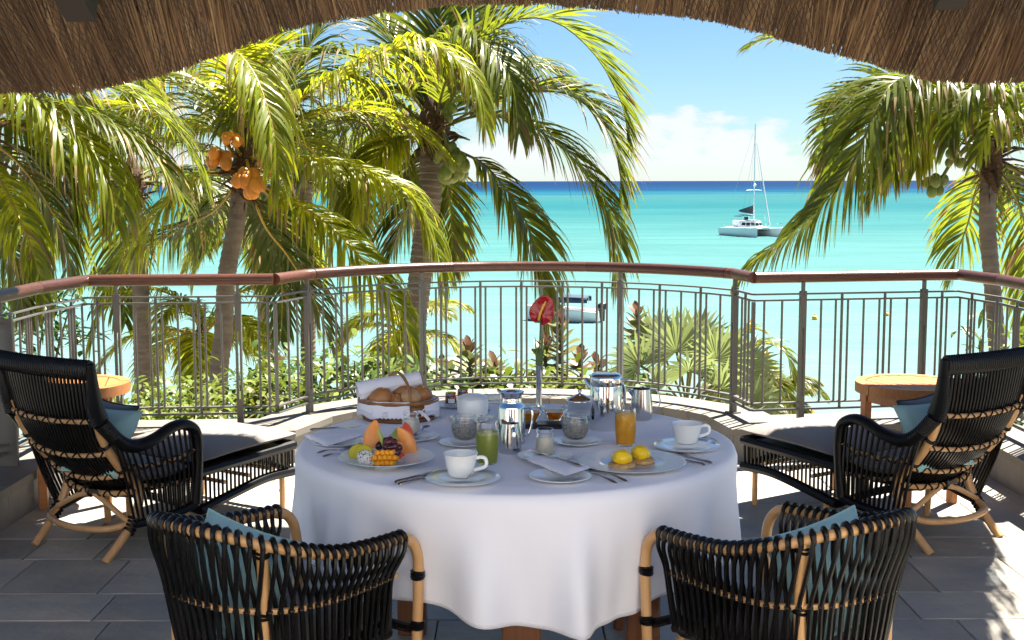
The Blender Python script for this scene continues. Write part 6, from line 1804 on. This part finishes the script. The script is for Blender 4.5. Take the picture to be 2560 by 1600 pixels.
for nm, (px, py, L_), la in (('small_boat', (1282, 470, 6.0), 'tiny white boat far off near the horizon left of centre'), ('small_boat', (1836, 455.5, 9.0), 'tiny white boat on the horizon left of the catamaran mast')):
    p = P(px, py, SEA_Z); t = thing(nm, la, 'boat', p, .1)
    b = MB(); b.grid(lambda u, v: V((lerp(-1, 1, u) * L_ / 2, math.cos(v * math.pi) * L_ * .16 * (1 - max(0, u - .5) ** 2 * 3.6), .9 - math.sin(v * math.pi) ** .6 * 1.1)), 10, 8); b.grid(lambda u, v: V((lerp(-1, 1, u) * L_ / 2, (v * 2 - 1) * L_ * .16 * (1 - max(0, u - .5) ** 2 * 3.6), .9)), 10, 1); b.build('hull', M_hull, t)
    b = MB(); b.rbox((-.3, 0, 1.5), (L_ * .35, L_ * .2, 1.2), .1); b.build('cabin', M_hull, t)
for i, (px, py, la) in enumerate(((2036, 797, 'yellow buoy floating between the right railing posts'), (2217, 788, 'pale buoy floating furthest right beyond the railing'), (1874, 816, 'upper of two close yellow buoys near the railing corner'), (1880, 829, 'lower of two close yellow buoys near the railing corner'),
                                   (1900, 858, 'small yellow buoy below the close pair'), (1917, 890, 'yellow buoy in the rope line right of the fan palm'), (2022, 1034, 'yellow buoy closest to the kerb at the right'), (1638, 809, 'yellow buoy just above the fan palm tip'))):
    p = P(px, py, SEA_Z + .1); b = MB(); r = .20 if i not in (1, 4) else .15
    b.lathe([(0, -.9 * r), (.6 * r, -.75 * r), (r, 0), (.75 * r, .7 * r), (.25 * r, .95 * r), (.18 * r, 1.5 * r), (0, 1.55 * r)], 14)
    o = b.build('buoy', M_buoy, loc=p); tag(o, la, 'buoy', 'yellow mooring buoys')
rp_ = [P(x, y, SEA_Z + .06) for x, y in ((1874, 816), (1880, 829), (1900, 858), (1917, 890))]
b = MB(); b.tube(spline(rp_, 20), .02, 4); o = b.build('buoy_rope', M_label); tag(o, 'thin rope linking the yellow buoys right of the fan palm', 'rope')
# beach parasol thatch and pale roof below the terrace
bp2 = Q(1945, 1034, 17.0)
t = thing('beach_parasol', 'grey thatched beach parasol just beyond the kerb at the right', 'parasol', (bp2.x, bp2.y, gz(bp2.x, bp2.y)))
hz = bp2.z - gz(bp2.x, bp2.y)
b = MB(); b.lathe([(0, hz), (.12, hz - .05), (.9, hz - .55), (1.3, hz - .85), (1.28, hz - .95), (.85, hz - .65), (0, hz - .2)], 28)
for v_ in b.v: v_.z += .04 * mnoise.noise(V((v_.x * 9, v_.y * 9, 0)))
b.build('thatch', M_gthat, t); b = MB(); b.tube([(0, 0, 0), (0, 0, hz - .2)], .06, 8); b.build('pole', M_wood, t)
rf = Q(1105, 925, 19.0)
t = thing('garden_pavilion', 'pale grey pavilion roof seen behind the shrubs left of the vase', 'pavilion', (rf.x, rf.y, gz(rf.x, rf.y)))
hz = rf.z - gz(rf.x, rf.y)
b = MB(); b.v += [V(p) for p in ((-.75, -1.2, hz - .55), (.75, -1.2, hz - .55), (.75, 1.2, hz - .55), (-.75, 1.2, hz - .55), (-.45, 0, hz + .2), (.45, 0, hz + .2))]
for f in ((0, 1, 5, 4), (1, 2, 5), (2, 3, 4, 5), (3, 0, 4), (3, 2, 1, 0)): b.face(*f)
b.build('roof', M_groof, t, smooth_=False)
for x_, y_ in ((-.6, -1), (.6, -1), (-.6, 1), (.6, 1)):
    b = MB(); b.box((x_, y_, (hz - .56) / 2), (.1, .1, hz - .56)); b.build('post', M_wood, t, smooth_=False)
